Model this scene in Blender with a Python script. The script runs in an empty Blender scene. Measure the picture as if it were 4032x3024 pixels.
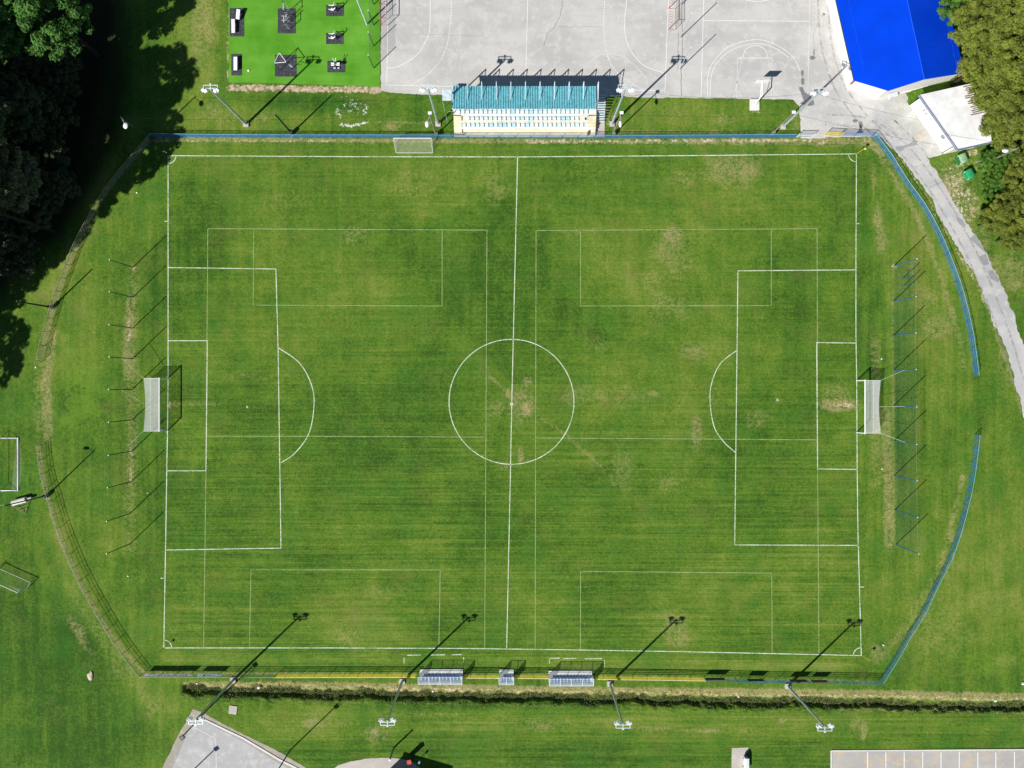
import bpy, bmesh, math, random
import numpy as np
from mathutils import Vector, Matrix, geometry
R = math.radians
random.seed(7)
RNG = np.random.default_rng(11)
SC = bpy.context.scene
COL = SC.collection
H = 102.0      # camera height, metres
PX = 27.0      # photograph pixels per metre on the ground

def g(nx, ny, h=0.0):
    """photo pixel of a point at height h -> its place on the ground plan"""
    k = (H-h)/H
    return ((nx-2016)/PX*k, (1512-ny)/PX*k)
def G(nx, ny, h=0.0, z=None):
    x, y = g(nx, ny, h)
    return Vector((x, y, h if z is None else z))

# ------------------------------------------------------------------ materials
def new_mat(name):
    m = bpy.data.materials.new(name); m.use_nodes = True
    nt = m.node_tree; nt.nodes.clear()
    return m, nt, nt.nodes, nt.links
def node(nt, t, **kw):
    n = nt.nodes.new(t)
    for k, v in kw.items():
        if k in n.inputs: n.inputs[k].default_value = v
        else: setattr(n, k, v)
    return n
def mixc(nt, a, b, f, mode='MIX'):
    n = nt.nodes.new('ShaderNodeMix'); n.data_type = 'RGBA'; n.blend_type = mode
    for s, v in ((6, a), (7, b), (0, f)):
        if isinstance(v, (int, float)): n.inputs[s].default_value = v
        elif isinstance(v, tuple): n.inputs[s].default_value = (*v[:3], 1)
        else: nt.links.new(v, n.inputs[s])
    return n.outputs[2]
def mth(nt, op, a, b=0.0, c=None, clamp=False):
    n = nt.nodes.new('ShaderNodeMath'); n.operation = op; n.use_clamp = clamp
    for s, v in ((0, a), (1, b), (2, c)):
        if v is None: continue
        if isinstance(v, (int, float)): n.inputs[s].default_value = v
        else: nt.links.new(v, n.inputs[s])
    return n.outputs[0]
def noise(nt, vec, scale, detail=3.0, rough=.55, dist=0.0):
    n = node(nt, 'ShaderNodeTexNoise', Scale=scale, Detail=detail, Roughness=rough, Distortion=dist)
    nt.links.new(vec, n.inputs['Vector']); return n.outputs['Fac']
def ramp(nt, f, a, b, lo=0.0, hi=1.0):
    n = nt.nodes.new('ShaderNodeMapRange'); n.clamp = True
    n.inputs[1].default_value = a; n.inputs[2].default_value = b
    n.inputs[3].default_value = lo; n.inputs[4].default_value = hi
    nt.links.new(f, n.inputs[0]); return n.outputs[0]
def scaled(nt, vec, s, rot=0.0):
    n = nt.nodes.new('ShaderNodeMapping'); n.inputs['Scale'].default_value = s
    n.inputs['Rotation'].default_value = (0, 0, rot)
    nt.links.new(vec, n.inputs['Vector']); return n.outputs[0]
def gpos(nt):
    return nt.nodes.new('ShaderNodeNewGeometry').outputs['Position']
def finish(nt, colour, rough=.8, metal=0.0, bump=None, bstr=.3, bdist=.05, alpha=None, trans=None, spec=.3):
    p = node(nt, 'ShaderNodeBsdfPrincipled', Roughness=rough, Metallic=metal)
    p.inputs['Specular IOR Level'].default_value = spec
    if isinstance(colour, tuple): p.inputs['Base Color'].default_value = (*colour, 1)
    else: nt.links.new(colour, p.inputs['Base Color'])
    if bump is not None:
        b = node(nt, 'ShaderNodeBump', Strength=bstr, Distance=bdist)
        nt.links.new(bump, b.inputs['Height']); nt.links.new(b.outputs[0], p.inputs['Normal'])
    out = nt.nodes.new('ShaderNodeOutputMaterial'); sh = p.outputs[0]
    if alpha is not None:
        t = nt.nodes.new('ShaderNodeBsdfTransparent')
        if trans: t.inputs[0].default_value = (*trans, 1)
        m = nt.nodes.new('ShaderNodeMixShader')
        if isinstance(alpha, (int, float)): m.inputs[0].default_value = alpha
        else: nt.links.new(alpha, m.inputs[0])
        nt.links.new(t.outputs[0], m.inputs[1]); nt.links.new(sh, m.inputs[2]); sh = m.outputs[0]
    nt.links.new(sh, out.inputs[0])
MATS = {}
def pm(name, col, rough=.6, metal=0.0, var=.18, scale=2.5, alpha=None, trans=None, spec=.3):
    """painted / plain surface with a little mottling and grime"""
    if name in MATS: return MATS[name]
    m, nt, N, L = new_mat(name); P = gpos(nt)
    n1 = noise(nt, P, scale, 4); n2 = noise(nt, P, scale*9, 2)
    c = mixc(nt, tuple(v*(1-var) for v in col), tuple(min(1, v*(1+var*.6)) for v in col), ramp(nt, n1, .35, .65))
    c = mixc(nt, c, tuple(v*(1-var*1.2) for v in col), mth(nt, 'MULTIPLY', ramp(nt, n2, .55, .75), .5))
    finish(nt, c, rough, metal, bump=n2, bstr=.15, bdist=.01, alpha=alpha, trans=trans, spec=spec)
    MATS[name] = m; return m

# ---- grass ground: deep, mid, yellowish, straw and bare soil driven by painted cover maps
def ground_material():
    m, nt, N, L = new_mat('grass_ground'); P = gpos(nt)
    a1 = node(nt, 'ShaderNodeAttribute', attribute_name='cover'); s1 = nt.nodes.new('ShaderNodeSeparateColor'); L.new(a1.outputs['Color'], s1.inputs[0])
    a2 = node(nt, 'ShaderNodeAttribute', attribute_name='mowing'); s2 = nt.nodes.new('ShaderNodeSeparateColor'); L.new(a2.outputs['Color'], s2.inputs[0])
    dry, olive, bare = s1.outputs
    lush, hst, vst = s2.outputs
    def cz(x, k): return mth(nt, 'MULTIPLY', mth(nt, 'SUBTRACT', x, .5), k)
    def add(*xs):
        o = xs[0]
        for x in xs[1:]: o = mth(nt, 'ADD', o, x)
        return o
    big = noise(nt, P, .055, 5, .6); mid = noise(nt, P, .33, 5, .65); fine = noise(nt, P, 1.9, 4, .7); blade = noise(nt, P, 4.2, 4, .8)
    big2 = noise(nt, P, .12, 3, .6)
    hs = noise(nt, scaled(nt, P, (.030, 1.9, 1)), 1, 3, .6, .2)
    hs2 = noise(nt, scaled(nt, P, (.018, .50, 1)), 1, 2, .5)
    hs3 = noise(nt, scaled(nt, P, (.25, 3.2, 1)), 1, 3, .6)
    hs4 = noise(nt, scaled(nt, P, (.04, 4.2, 1)), 1, 2, .6)
    vs = noise(nt, scaled(nt, P, (1.2, .05, 1)), 1, 4, .65, .3)
    ds = noise(nt, scaled(nt, P, (.9, .07, 1), R(38)), 1, 4, .6, .3)
    rest = mth(nt, 'SUBTRACT', 1.0, mth(nt, 'MAXIMUM', hst, vst), clamp=True)
    st = add(mth(nt, 'MULTIPLY', add(cz(hs, 1.9), cz(hs2, .5), cz(hs3, 1.0), cz(hs4, 1.6)), hst), mth(nt, 'MULTIPLY', cz(vs, 2.4), vst), mth(nt, 'MULTIPLY', cz(ds, 1.7), rest))
    v = add(cz(big, 1.5), cz(big2, .8), cz(mid, 2.0), st, cz(fine, 2.2), cz(blade, 3.6), mth(nt, 'MULTIPLY', olive, 1.05), mth(nt, 'MULTIPLY', lush, -.75), .0)
    c = mixc(nt, (.032, .092, .010), (.088, .180, .017), ramp(nt, v, -.85, .05))
    c = mixc(nt, c, (.192, .248, .035), ramp(nt, v, .05, 1.05))
    c = mixc(nt, c, (.24, .26, .08), mth(nt, 'MULTIPLY', ramp(nt, v, .75, 1.4), .8))
    patch = noise(nt, P, .16, 4, .6)
    c = mixc(nt, c, (.034, .155, .018), mth(nt, 'MULTIPLY', ramp(nt, patch, .50, .66), .34))
    brown = noise(nt, P, .20, 5, .7)
    c = mixc(nt, c, (.13, .135, .035), mth(nt, 'MULTIPLY', ramp(nt, add(cz(brown, 1), cz(fine, .5)), .04, .22), .42))
    tex = add(cz(mid, 1.6), cz(fine, 2.4), cz(blade, 1.3))
    dn = add(dry, tex)
    c = mixc(nt, c, mixc(nt, (.24, .23, .07), (.44, .36, .18), ramp(nt, blade, .38, .62)), mth(nt, 'MULTIPLY', ramp(nt, dn, .15, 1.25), ramp(nt, dry, 0, .62)))
    bn = add(bare, tex)
    c = mixc(nt, c, mixc(nt, (.30, .22, .13), (.62, .50, .35), ramp(nt, fine, .40, .60)), mth(nt, 'MULTIPLY', ramp(nt, bn, .45, .95), ramp(nt, bare, 0, .3)))
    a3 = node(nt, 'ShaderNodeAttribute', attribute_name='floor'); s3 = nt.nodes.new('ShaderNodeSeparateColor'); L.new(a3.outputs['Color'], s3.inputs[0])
    c = mixc(nt, c, mixc(nt, (.012, .014, .006), (.035, .034, .014), fine), s3.outputs[0])          # leaf litter plus painted tree shade; bank shade painted into the ditch
    cn = add(s3.outputs[1], cz(fine, 2.6), cz(blade, 1.6))
    c = mixc(nt, c, (.70, .69, .62), mth(nt, 'MULTIPLY', ramp(nt, cn, .62, .85), ramp(nt, s3.outputs[1], 0, .2)))   # spilled marking lime
    lime = add(s3.outputs[2], cz(mid, 4.0), cz(fine, 3.0))
    c = mixc(nt, c, (.12, .25, .02), mth(nt,'MULTIPLY',mth(nt,'MULTIPLY',ramp(nt, lime, .35, 1.1),.45), ramp(nt, s3.outputs[2], 0, .3)))
    finish(nt, c, .9, bump=mth(nt,'MULTIPLY_ADD',blade,.6,fine), bstr=.55, bdist=.10, spec=.12)
    return m
def concrete(name, base, stain, warm, cr=1.0, rough=.85):
    if name in MATS: return MATS[name]
    m, nt, N, L = new_mat(name); P = gpos(nt)
    a = noise(nt, P, .12, 6, .62, .4); b = noise(nt, P, .7, 6, .65); f = noise(nt, P, 6, 4, .7); w = noise(nt, scaled(nt, P, (.1, .5, 1)), 1, 4, .6)
    c = mixc(nt, base, stain, ramp(nt, a, .42, .60, 0, .95))
    c = mixc(nt, c, tuple(v*.8 for v in base), mth(nt,'MULTIPLY',ramp(nt, w, .48, .62),.55))
    c = mixc(nt, c, warm, ramp(nt, b, .50, .62, 0, .75))
    c = mixc(nt, c, tuple(v*.62 for v in base), mth(nt,'MULTIPLY',ramp(nt, f, .5, .68), .5))
    finish(nt, c, rough, bump=f, bstr=.3, bdist=.02, spec=.2)
    MATS[name] = m; return m
def paint_line(name, col, under, thr, soft=.12):
    """worn line marking: paint broken up by what grows or shows through"""
    if name in MATS: return MATS[name]
    m, nt, N, L = new_mat(name); P = gpos(nt)
    f = noise(nt, P, 5, 4, .7); f2 = noise(nt, P, .5, 3)
    v = mth(nt, 'ADD', f, mth(nt,'MULTIPLY',mth(nt,'SUBTRACT',f2,.5),.5))
    c = mixc(nt, under, col, ramp(nt, v, thr-soft, thr+soft))
    finish(nt, c, .8, spec=.1); MATS[name] = m; return m

M_GRASS = ground_material()
M_CONC = concrete('court_concrete', (.60, .585, .55), (.47, .465, .45), (.64, .60, .56))
M_ROAD = concrete('road_asphalt', (.55, .545, .53), (.43, .43, .43), (.60, .58, .55))
M_PAD = concrete('pad_concrete', (.55, .51, .46), (.46, .43, .40), (.60, .53, .40))
M_APRON = concrete('apron_concrete', (.44, .40, .33), (.36, .33, .28), (.50, .44, .34))
M_PALE = concrete('pale_concrete', (.80, .79, .76), (.7, .69, .66), (.8, .76, .68))
M_DARKCONC = concrete('patched_asphalt', (.34, .345, .35), (.28, .28, .29), (.36, .35, .34))
M_GRAVEL = concrete('gravel_concrete', (.58, .57, .54), (.42, .43, .38), (.66, .62, .56))
M_CAR = concrete('parking_concrete', (.50, .48, .45), (.43, .41, .39), (.60, .48, .32))
M_STAIN = pm('damp_stain', (.22, .22, .23), .5)
M_CRACK = pm('crack_dark', (.16, .15, .14), .9)
M_TURFLINE = paint_line('pitch_paint', (.72, .78, .64), (.22, .34, .12), .46)
M_FAINT = paint_line('faded_pitch_paint', (.36, .44, .20), (.14, .22, .05), .46)
M_COURTLINE = paint_line('court_paint', (.86, .86, .84), (.62, .61, .58), .38)
M_COURTFAINT = paint_line('faded_court_paint', (.76, .75, .73), (.58, .57, .54), .46)
M_WHITE = pm('white_paint', (.86, .86, .87), .5, var=.06)
M_STEEL = pm('galvanised_steel', (.52, .60, .64), .4, .35)
M_PALESTEEL = pm('pale_steel', (.66, .76, .80), .45, .1)
M_DARKSTEEL = pm('dark_steel', (.05, .08, .10), .5, .2)
M_BLUE = pm('blue_paint', (.015, .17, .55), .45)
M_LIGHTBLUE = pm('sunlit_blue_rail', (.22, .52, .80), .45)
M_TEALB = pm('teal_blue_paint', (.04, .24, .36), .5)
M_YEL = pm('yellow_paint', (.78, .62, .03), .5)
M_PALEYEL = pm('pale_yellow_paint', (.85, .80, .36), .5)
M_GREYRAIL = pm('weathered_rail', (.17, .18, .13), .8)
M_GREYTOP = pm('grey_top_rail', (.44, .50, .46), .6)
M_RUSTRAIL = pm('peeling_rail', (.46, .42, .28), .8, var=.5, scale=6)
M_WOOD = pm('weathered_wood', (.27, .25, .20), .9)
M_BLACK = pm('black_coating', (.012, .014, .018), .5)
M_MESHB = pm('blue_wire_mesh', (.06, .32, .62), .6, alpha=.20)
M_MESHT = pm('teal_wire_mesh', (.07, .32, .36), .6, alpha=.24)
M_MESHG = pm('grey_wire_mesh', (.30, .34, .26), .8, alpha=.17)
M_NET = pm('white_net', (.95, .96, .94), .9, alpha=.31, var=.1)
M_NETTHIN = pm('thin_net', (.62, .66, .52), .9, alpha=.16)
M_BALLNET = pm('green_ball_net', (.05, .14, .09), .9, alpha=.15)
M_BALLNETG = pm('dark_ball_net', (.02, .10, .05), .9, alpha=.17)
M_LEDGE = pm('stand_concrete', (.78, .70, .50), .85, var=.16, scale=.6)
M_LEDGEW = pm('stand_white', (.80, .77, .70), .8, var=.1, scale=.8)
M_SEATW = pm('pale_seat_plastic', (.66, .82, .90), .35, var=.14, scale=5)
def seat_mat():
    m, nt, N, L = new_mat('pale_seat_plastic'); oi = nt.nodes.new('ShaderNodeObjectInfo'); P = gpos(nt); f = noise(nt, P, 6, 3)
    c = mixc(nt, (.72, .84, .90), (.30, .62, .84), ramp(nt, oi.outputs['Random'], .70, 1.15)); c = mixc(nt, c, (.45, .55, .60), mth(nt, 'MULTIPLY', ramp(nt, f, .45, .65), .5))
    finish(nt, c, .4); return m
M_SEATW = seat_mat()
M_SEATB = pm('blue_seat_plastic', (.05, .33, .85), .4, var=.2)
M_ROOFC = pm('turquoise_sheet', (.17, .50, .57), .5, var=.22)
M_ROOFB = pm('blue_roof_sheet', (.000, .052, .66), .45, var=.10, scale=.25, spec=.15)
M_RIDGE = pm('pale_blue_seam', (.01, .11, .86), .5)
M_WALLW = pm('white_render', (.80, .79, .76), .8, var=.05)
M_WALLC = pm('cream_render', (.72, .66, .55), .85, var=.08)
M_ROOFW = pm('pale_roof_sheet', (.80, .80, .79), .6, var=.12, scale=.7)
M_EAVESHADE = pm('blue_grey_eave_shade', (.16, .19, .30), .5)
M_BRICK = pm('brick_red', (.34, .10, .06), .9)
M_RED = pm('red_paint', (.60, .07, .04), .5)
M_PINK = pm('faded_red_paint', (.55, .24, .18), .7)
M_MAT = None
M_BINL = pm('dark_green_plastic', (.015, .20, .06), .4)
M_BINP = pm('faded_green_plastic', (.26, .44, .26), .5)
M_BINM = pm('bright_green_plastic', (.03, .33, .12), .35)
M_GREY = pm('mid_grey', (.30, .30, .30), .7)
M_POLY = pm('polycarbonate', (.78, .84, .90), .25, alpha=.24, trans=(.90, .95, 1.0))
M_POLYEND = pm('cloudy_polycarbonate', (.80, .82, .84), .3, alpha=.70, trans=(.9, .93, .95))
M_BARK = pm('bark', (.035, .028, .02), .95)
M_TEXT = pm('dark_lettering', (.01, .03, .06), .7)
def vinyl(name, col):
    m, nt, N, L = new_mat(name); P = gpos(nt); c = mixc(nt, col, tuple(v*.8 for v in col), ramp(nt, noise(nt, P, 1.5, 4), .42, .62))
    p = node(nt, 'ShaderNodeBsdfDiffuse'); t = nt.nodes.new('ShaderNodeBsdfTranslucent'); x = nt.nodes.new('ShaderNodeMixShader'); x.inputs[0].default_value = .5
    o = nt.nodes.new('ShaderNodeOutputMaterial'); L.new(c, p.inputs[0]); L.new(c, t.inputs[0]); L.new(p.outputs[0], x.inputs[1]); L.new(t.outputs[0], x.inputs[2]); L.new(x.outputs[0], o.inputs[0]); return m
M_BOARD = vinyl('grey_vinyl_banner', (.74, .80, .82)); M_BOARD2 = vinyl('pale_blue_vinyl_banner', (.62, .76, .88))
M_BOARDK = pm('dark_banner', (.07, .09, .09), .6, var=.7, scale=2)
M_BOARDR = pm('rusty_board', (.22, .11, .06), .8, var=.8, scale=3)
M_BOARDO = pm('orange_brown_board', (.42, .18, .04), .8, var=.8, scale=3)
M_LAMPGLASS = pm('lamp_glass', (.62, .66, .70), .2)
def rubber():
    m, nt, N, L = new_mat('rubber_tiles'); P = gpos(nt)
    b = node(nt, 'ShaderNodeTexBrick', Scale=1.0); b.offset = 0
    b.inputs['Brick Width'].default_value = .5; b.inputs['Row Height'].default_value = .5; b.inputs['Mortar Size'].default_value = .02
    b.inputs['Color1'].default_value = (.055, .057, .068, 1); b.inputs['Color2'].default_value = (.075, .077, .085, 1); b.inputs['Mortar'].default_value = (.02, .02, .025, 1)
    L.new(P, b.inputs['Vector']); f = noise(nt, P, 2, 4)
    finish(nt, mixc(nt, b.outputs[0], (.14, .14, .14), ramp(nt, f, .5, .75, 0, .55)), .9, spec=.1); return m
M_MAT = rubber()
def astro():
    m, nt, N, L = new_mat('artificial_turf'); P = gpos(nt)
    a = noise(nt, P, .25, 5, .6); f = noise(nt, P, 6, 3, .7); s = noise(nt, scaled(nt, P, (.06, .9, 1)), 1, 2)
    v = mth(nt, 'ADD', mth(nt, 'MULTIPLY', a, .6), mth(nt, 'MULTIPLY_ADD', f, .25, mth(nt,'MULTIPLY',s,.2)))
    finish(nt, mixc(nt, (.075, .27, .014), (.15, .39, .040), ramp(nt, v, .40, .65)), .9, bump=f, bstr=.3, bdist=.03, spec=.1); return m
M_ASTRO = astro()
def leaf(name, dark, light, alt, s=.35):
    m, nt, N, L = new_mat(name); P = gpos(nt)
    a = noise(nt, P, s, 4, .6); b = noise(nt, P, 2.2, 2, .6); f = noise(nt, P, 9, 1)
    c = mixc(nt, dark, light, ramp(nt, mth(nt, 'MULTIPLY_ADD', a, .5, mth(nt, 'MULTIPLY', b, .5)), .38, .62))
    c = mixc(nt, c, alt, mth(nt, 'MULTIPLY', ramp(nt, f, .50, .72), .65))
    p = node(nt, 'ShaderNodeBsdfPrincipled', Roughness=.6); p.inputs['Specular IOR Level'].default_value = .2
    t = nt.nodes.new('ShaderNodeBsdfTranslucent'); mx = nt.nodes.new('ShaderNodeMixShader'); mx.inputs[0].default_value = .18
    o = nt.nodes.new('ShaderNodeOutputMaterial'); L.new(c, p.inputs['Base Color']); L.new(c, t.inputs[0])
    L.new(p.outputs[0], mx.inputs[1]); L.new(t.outputs[0], mx.inputs[2]); L.new(mx.outputs[0], o.inputs[0]); return m
M_LEAFD = leaf('deep_green_leaves', (.030, .11, .018), (.11, .28, .045), (.15, .18, .06))
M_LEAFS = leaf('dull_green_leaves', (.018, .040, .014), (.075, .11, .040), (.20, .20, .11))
M_LEAFP = leaf('pale_grey_green_leaves', (.045, .065, .022), (.21, .24, .11), (.32, .31, .18))
M_LEAFO = leaf('olive_leaves', (.048, .085, .010), (.225, .28, .028), (.36, .34, .09))
M_LEAFG = leaf('fresh_green_leaves', (.04, .13, .015), (.13, .28, .035), (.22, .30, .04))
M_WEED = leaf('ditch_weed_leaves', (.06, .10, .02), (.19, .24, .07), (.42, .36, .20), 1.0)

# ------------------------------------------------------------------ mesh building
class MB:
    def __init__(s): s.v = []; s.f = []
    def poly(s, pts):
        b = len(s.v); s.v += [tuple(p) for p in pts]; s.f.append(tuple(range(b, b+len(pts)))); return s
    def box(s, c, d, rz=0.0, rx=0.0, ry=0.0):
        M = Matrix.Translation(Vector(c)) @ Matrix.Rotation(rz, 4, 'Z') @ Matrix.Rotation(ry, 4, 'Y') @ Matrix.Rotation(rx, 4, 'X')
        b = len(s.v); x, y, z = d[0]/2, d[1]/2, d[2]/2
        for p in ((-x,-y,-z),(x,-y,-z),(x,y,-z),(-x,y,-z),(-x,-y,z),(x,-y,z),(x,y,z),(-x,y,z)): s.v.append(tuple(M @ Vector(p)))
        for q in ((3,2,1,0),(4,5,6,7),(0,1,5,4),(1,2,6,5),(2,3,7,6),(3,0,4,7)): s.f.append(tuple(b+i for i in q))
        return s
    def tube(s, p0, p1, r, r2=None, n=8):
        p0 = Vector(p0); p1 = Vector(p1); r2 = r if r2 is None else r2
        d = (p1-p0).normalized(); u = d.orthogonal().normalized(); w = d.cross(u); b = len(s.v)
        for p, q in ((p0, r), (p1, r2)):
            for i in range(n):
                a = 2*math.pi*i/n; s.v.append(tuple(p+u*math.cos(a)*q+w*math.sin(a)*q))
        for i in range(n): j = (i+1) % n; s.f.append((b+i, b+j, b+n+j, b+n+i))
        s.f.append(tuple(b+i for i in reversed(range(n)))); s.f.append(tuple(b+n+i for i in range(n))); return s
    def path(s, pts, r, n=6):
        for a, c in zip(pts[:-1], pts[1:]): s.tube(a, c, r, n=n)
        return s
    def prism(s, pts, z0, z1):
        n = len(pts); b = len(s.v)
        zs0 = z0 if hasattr(z0, '__len__') else [z0]*n; zs1 = z1 if hasattr(z1, '__len__') else [z1]*n
        s.v += [(p[0], p[1], z) for p, z in zip(pts, zs0)] + [(p[0], p[1], z) for p, z in zip(pts, zs1)]
        for i in range(n): j = (i+1) % n; s.f.append((b+i, b+j, b+n+j, b+n+i))
        s.f.append(tuple(b+i for i in reversed(range(n)))); s.f.append(tuple(b+n+i for i in range(n))); return s
    def grid(s, fn, nu, nv):
        b = len(s.v)
        for i in range(nu+1):
            for j in range(nv+1): s.v.append(tuple(fn(i/nu, j/nv)))
        for i in range(nu):
            for j in range(nv):
                a = b+i*(nv+1)+j; s.f.append((a, a+1, a+nv+2, a+nv+1))
        return s
    def blob(s, c, r, n=7, m=5, j=.15):
        b = len(s.v); c = Vector(c); r = (r, r, r) if isinstance(r, (int, float)) else r
        for k in range(1, m):
            t = math.pi*k/m
            for i in range(n):
                a = 2*math.pi*i/n; q = 1+random.uniform(-j, j)
                s.v.append((c.x+r[0]*q*math.sin(t)*math.cos(a), c.y+r[1]*q*math.sin(t)*math.sin(a), c.z+r[2]*q*math.cos(t)))
        s.v.append((c.x, c.y, c.z+r[2])); s.v.append((c.x, c.y, c.z-r[2])); T = b+(m-1)*n; B = T+1
        for k in range(m-2):
            for i in range(n): q = (i+1) % n; s.f.append((b+k*n+i, b+(k+1)*n+i, b+(k+1)*n+q, b+k*n+q))
        for i in range(n):
            q = (i+1) % n; s.f.append((T, b+i, b+q)); s.f.append((B, b+(m-2)*n+q, b+(m-2)*n+i))
        return s
    def build(s, name, mat, parent=None, smooth=False, tri=False):
        me = bpy.data.meshes.new(name)
        off = Vector((0,0,0))
        if parent is not None:
            p = parent
            while p is not None: off += p.location; p = p.parent
        me.from_pydata([tuple(Vector(v)-off) for v in s.v], [], s.f)
        if tri:
            bm = bmesh.new(); bm.from_mesh(me); bmesh.ops.triangulate(bm, faces=bm.faces[:]); bm.to_mesh(me); bm.free()
        me.materials.append(mat)
        if smooth: me.polygons.foreach_set('use_smooth', [True]*len(me.polygons))
        me.update()
        o = bpy.data.objects.new(name, me); COL.objects.link(o)
        if parent is not None: o.parent = parent
        return o
def tag(o, label=None, cat=None, group=None, kind=None):
    if label: o['label'] = label
    if cat: o['category'] = cat
    if group: o['group'] = group
    if kind: o['kind'] = kind
    return o
def thing(name, loc, label, cat, group=None):
    o = bpy.data.objects.new(name, None); COL.objects.link(o); o.location = loc; o.empty_display_size = .3
    return tag(o, label, cat, group)
def kids(o): return [c for c in list(COL.objects) if c.parent == o]
def copy_tree(o, loc, rz=None, label=None, group=None, scale=None):
    r = o.copy(); COL.objects.link(r); r.location = loc
    if rz is not None: r.rotation_euler = (0, 0, rz)
    if scale: r.scale = (scale,)*3 if isinstance(scale, (int, float)) else scale
    tag(r, label, None, group)
    for ch in kids(o):
        c = ch.copy(); COL.objects.link(c); c.parent = r
        for gc in kids(ch):
            d = gc.copy(); COL.objects.link(d); d.parent = c
    return r
def struct(o): o['kind'] = 'structure'; return o

# ------------------------------------------------------------------ flat sheets and markings
def rough_outline(pts, step=.35, amp=.08, seed=1, closed=True):
    rr = random.Random(seed); out = []; n = len(pts); carry = 0
    for i in range(n if closed else n-1):
        a = Vector(pts[i]); b = Vector(pts[(i+1) % n]); L = (b-a).length; k = max(1, int(L/step)); d = (b-a)/max(L, 1e-6); nrm = Vector((-d.y, d.x))
        for j in range(k):
            carry = carry*.6 + rr.uniform(-amp, amp)
            q = a+(b-a)*(j/k) + (nrm*carry if j else Vector((0, 0)))
            out.append((q.x, q.y))
    return out
def sheet(name, npts, z, mat, amp=.06, step=.35, seed=1, kind=True, parent=None):
    pts = [Vector(g(*p)) for p in npts]
    if amp > 0: pts = rough_outline(pts, step, amp, seed)
    mb = MB(); mb.poly([(p[0], p[1], z) for p in pts]); o = mb.build(name, mat, parent, tri=True)
    me = o.data
    if me.polygons and sum(p.normal.z*p.area for p in me.polygons) < 0: me.flip_normals()
    if kind: struct(o)
    return o
def strip(mb, pts, w, z, dash=None):
    """flat band along a line of ground points"""
    P = [Vector(p[:2]) for p in pts]
    segs = []
    if dash:
        tot = 0; on = True; cur = [P[0]]; left = dash[0]
        for a, b in zip(P[:-1], P[1:]):
            L = (b-a).length; t = 0
            while L-t > left:
                t += left; q = a+(b-a)*(t/L); cur.append(q)
                if on: segs.append(cur)
                on = not on; left = dash[0] if on else dash[1]; cur = [q]
            left -= (L-t); cur.append(b)
        if on and len(cur) > 1: segs.append(cur)
    else: segs = [P]
    for S in segs:
        L = []; Rr = []
        for i, p in enumerate(S):
            a = S[max(0, i-1)]; b = S[min(len(S)-1, i+1)]; d = (b-a)
            if d.length < 1e-6: continue
            d.normalize(); n = Vector((-d.y, d.x))*w/2
            L.append(p+n); Rr.append(p-n)
        for i in range(len(L)-1):
            mb.poly([(Rr[i].x, Rr[i].y, z), (Rr[i+1].x, Rr[i+1].y, z), (L[i+1].x, L[i+1].y, z), (L[i].x, L[i].y, z)])
def smooth_line(npts, k=8):
    """Catmull-Rom through photo points -> ground points"""
    P = [Vector(g(*p)) for p in npts]; Q = [P[0]*2-P[1]]+P+[P[-1]*2-P[-2]]; out = []
    for i in range(1, len(Q)-2):
        for j in range(k):
            t = j/k; a, b, c, d = Q[i-1], Q[i], Q[i+1], Q[i+2]
            out.append(.5*((2*b)+(c-a)*t+(2*a-5*b+4*c-d)*t*t+(3*b-a-3*c+d)*t**3))
    out.append(P[-1]); return out
def D(x, y): return (x*1.8228, y*1.8228)
def straight(pts, step=1.5):
    P = [Vector(g(*p)) for p in pts]; out = []
    for a, b in zip(P[:-1], P[1:]):
        n = max(1, int((b-a).length/step))
        for j in range(n): out.append(a+(b-a)*j/n)
    out.append(P[-1]); return out

# ------------------------------------------------------------------ the ground
def sm(x): x = np.clip(x, 0, 1); return x*x*(3-2*x)
def lay(X, Y, items, base=None):
    """soft ellipses / bands in photo pixels"""
    A = np.zeros_like(X) if base is None else base
    for it in items:
        if it[0] == 'e':
            _, cx, cy, rx, ry, amt = it[:6]; an = R(it[6]) if len(it) > 6 else 0
            dx = X-cx; dy = Y-cy; u = dx*math.cos(an)+dy*math.sin(an); v = -dx*math.sin(an)+dy*math.cos(an)
            d = np.sqrt((u/rx)**2+(v/ry)**2); A = np.maximum(A, amt*sm((1.5-d)/1.0))
        else:
            _, pts, w, amt = it; best = np.full_like(X, 1e9)
            for (x0, y0), (x1, y1) in zip(pts[:-1], pts[1:]):
                L2 = (x1-x0)**2+(y1-y0)**2; t = np.clip(((X-x0)*(x1-x0)+(Y-y0)*(y1-y0))/L2, 0, 1)
                best = np.minimum(best, np.hypot(X-x0-t*(x1-x0), Y-y0-t*(y1-y0)))
            A = np.maximum(A, amt*sm((1.5*w-best)/w))
    return A
DITCH = [(724, 2716), (900, 2722), (1300, 2732), (1900, 2747), (2300, 2753), (2800, 2762), (3400, 2773), (4100, 2788), (5200, 2810)]
def vnoise(X, Y, s, seed):
    r = np.random.default_rng(seed); T = r.random((256, 256)); x = X/s; y = Y/s
    xi = np.floor(x).astype(int); yi = np.floor(y).astype(int); fx = sm(x-xi); fy = sm(y-yi)
    f = lambda a, b: T[a % 256, b % 256]
    return (f(xi, yi)*(1-fx)+f(xi+1, yi)*fx)*(1-fy)+(f(xi, yi+1)*(1-fx)+f(xi+1, yi+1)*fx)*fy
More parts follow.
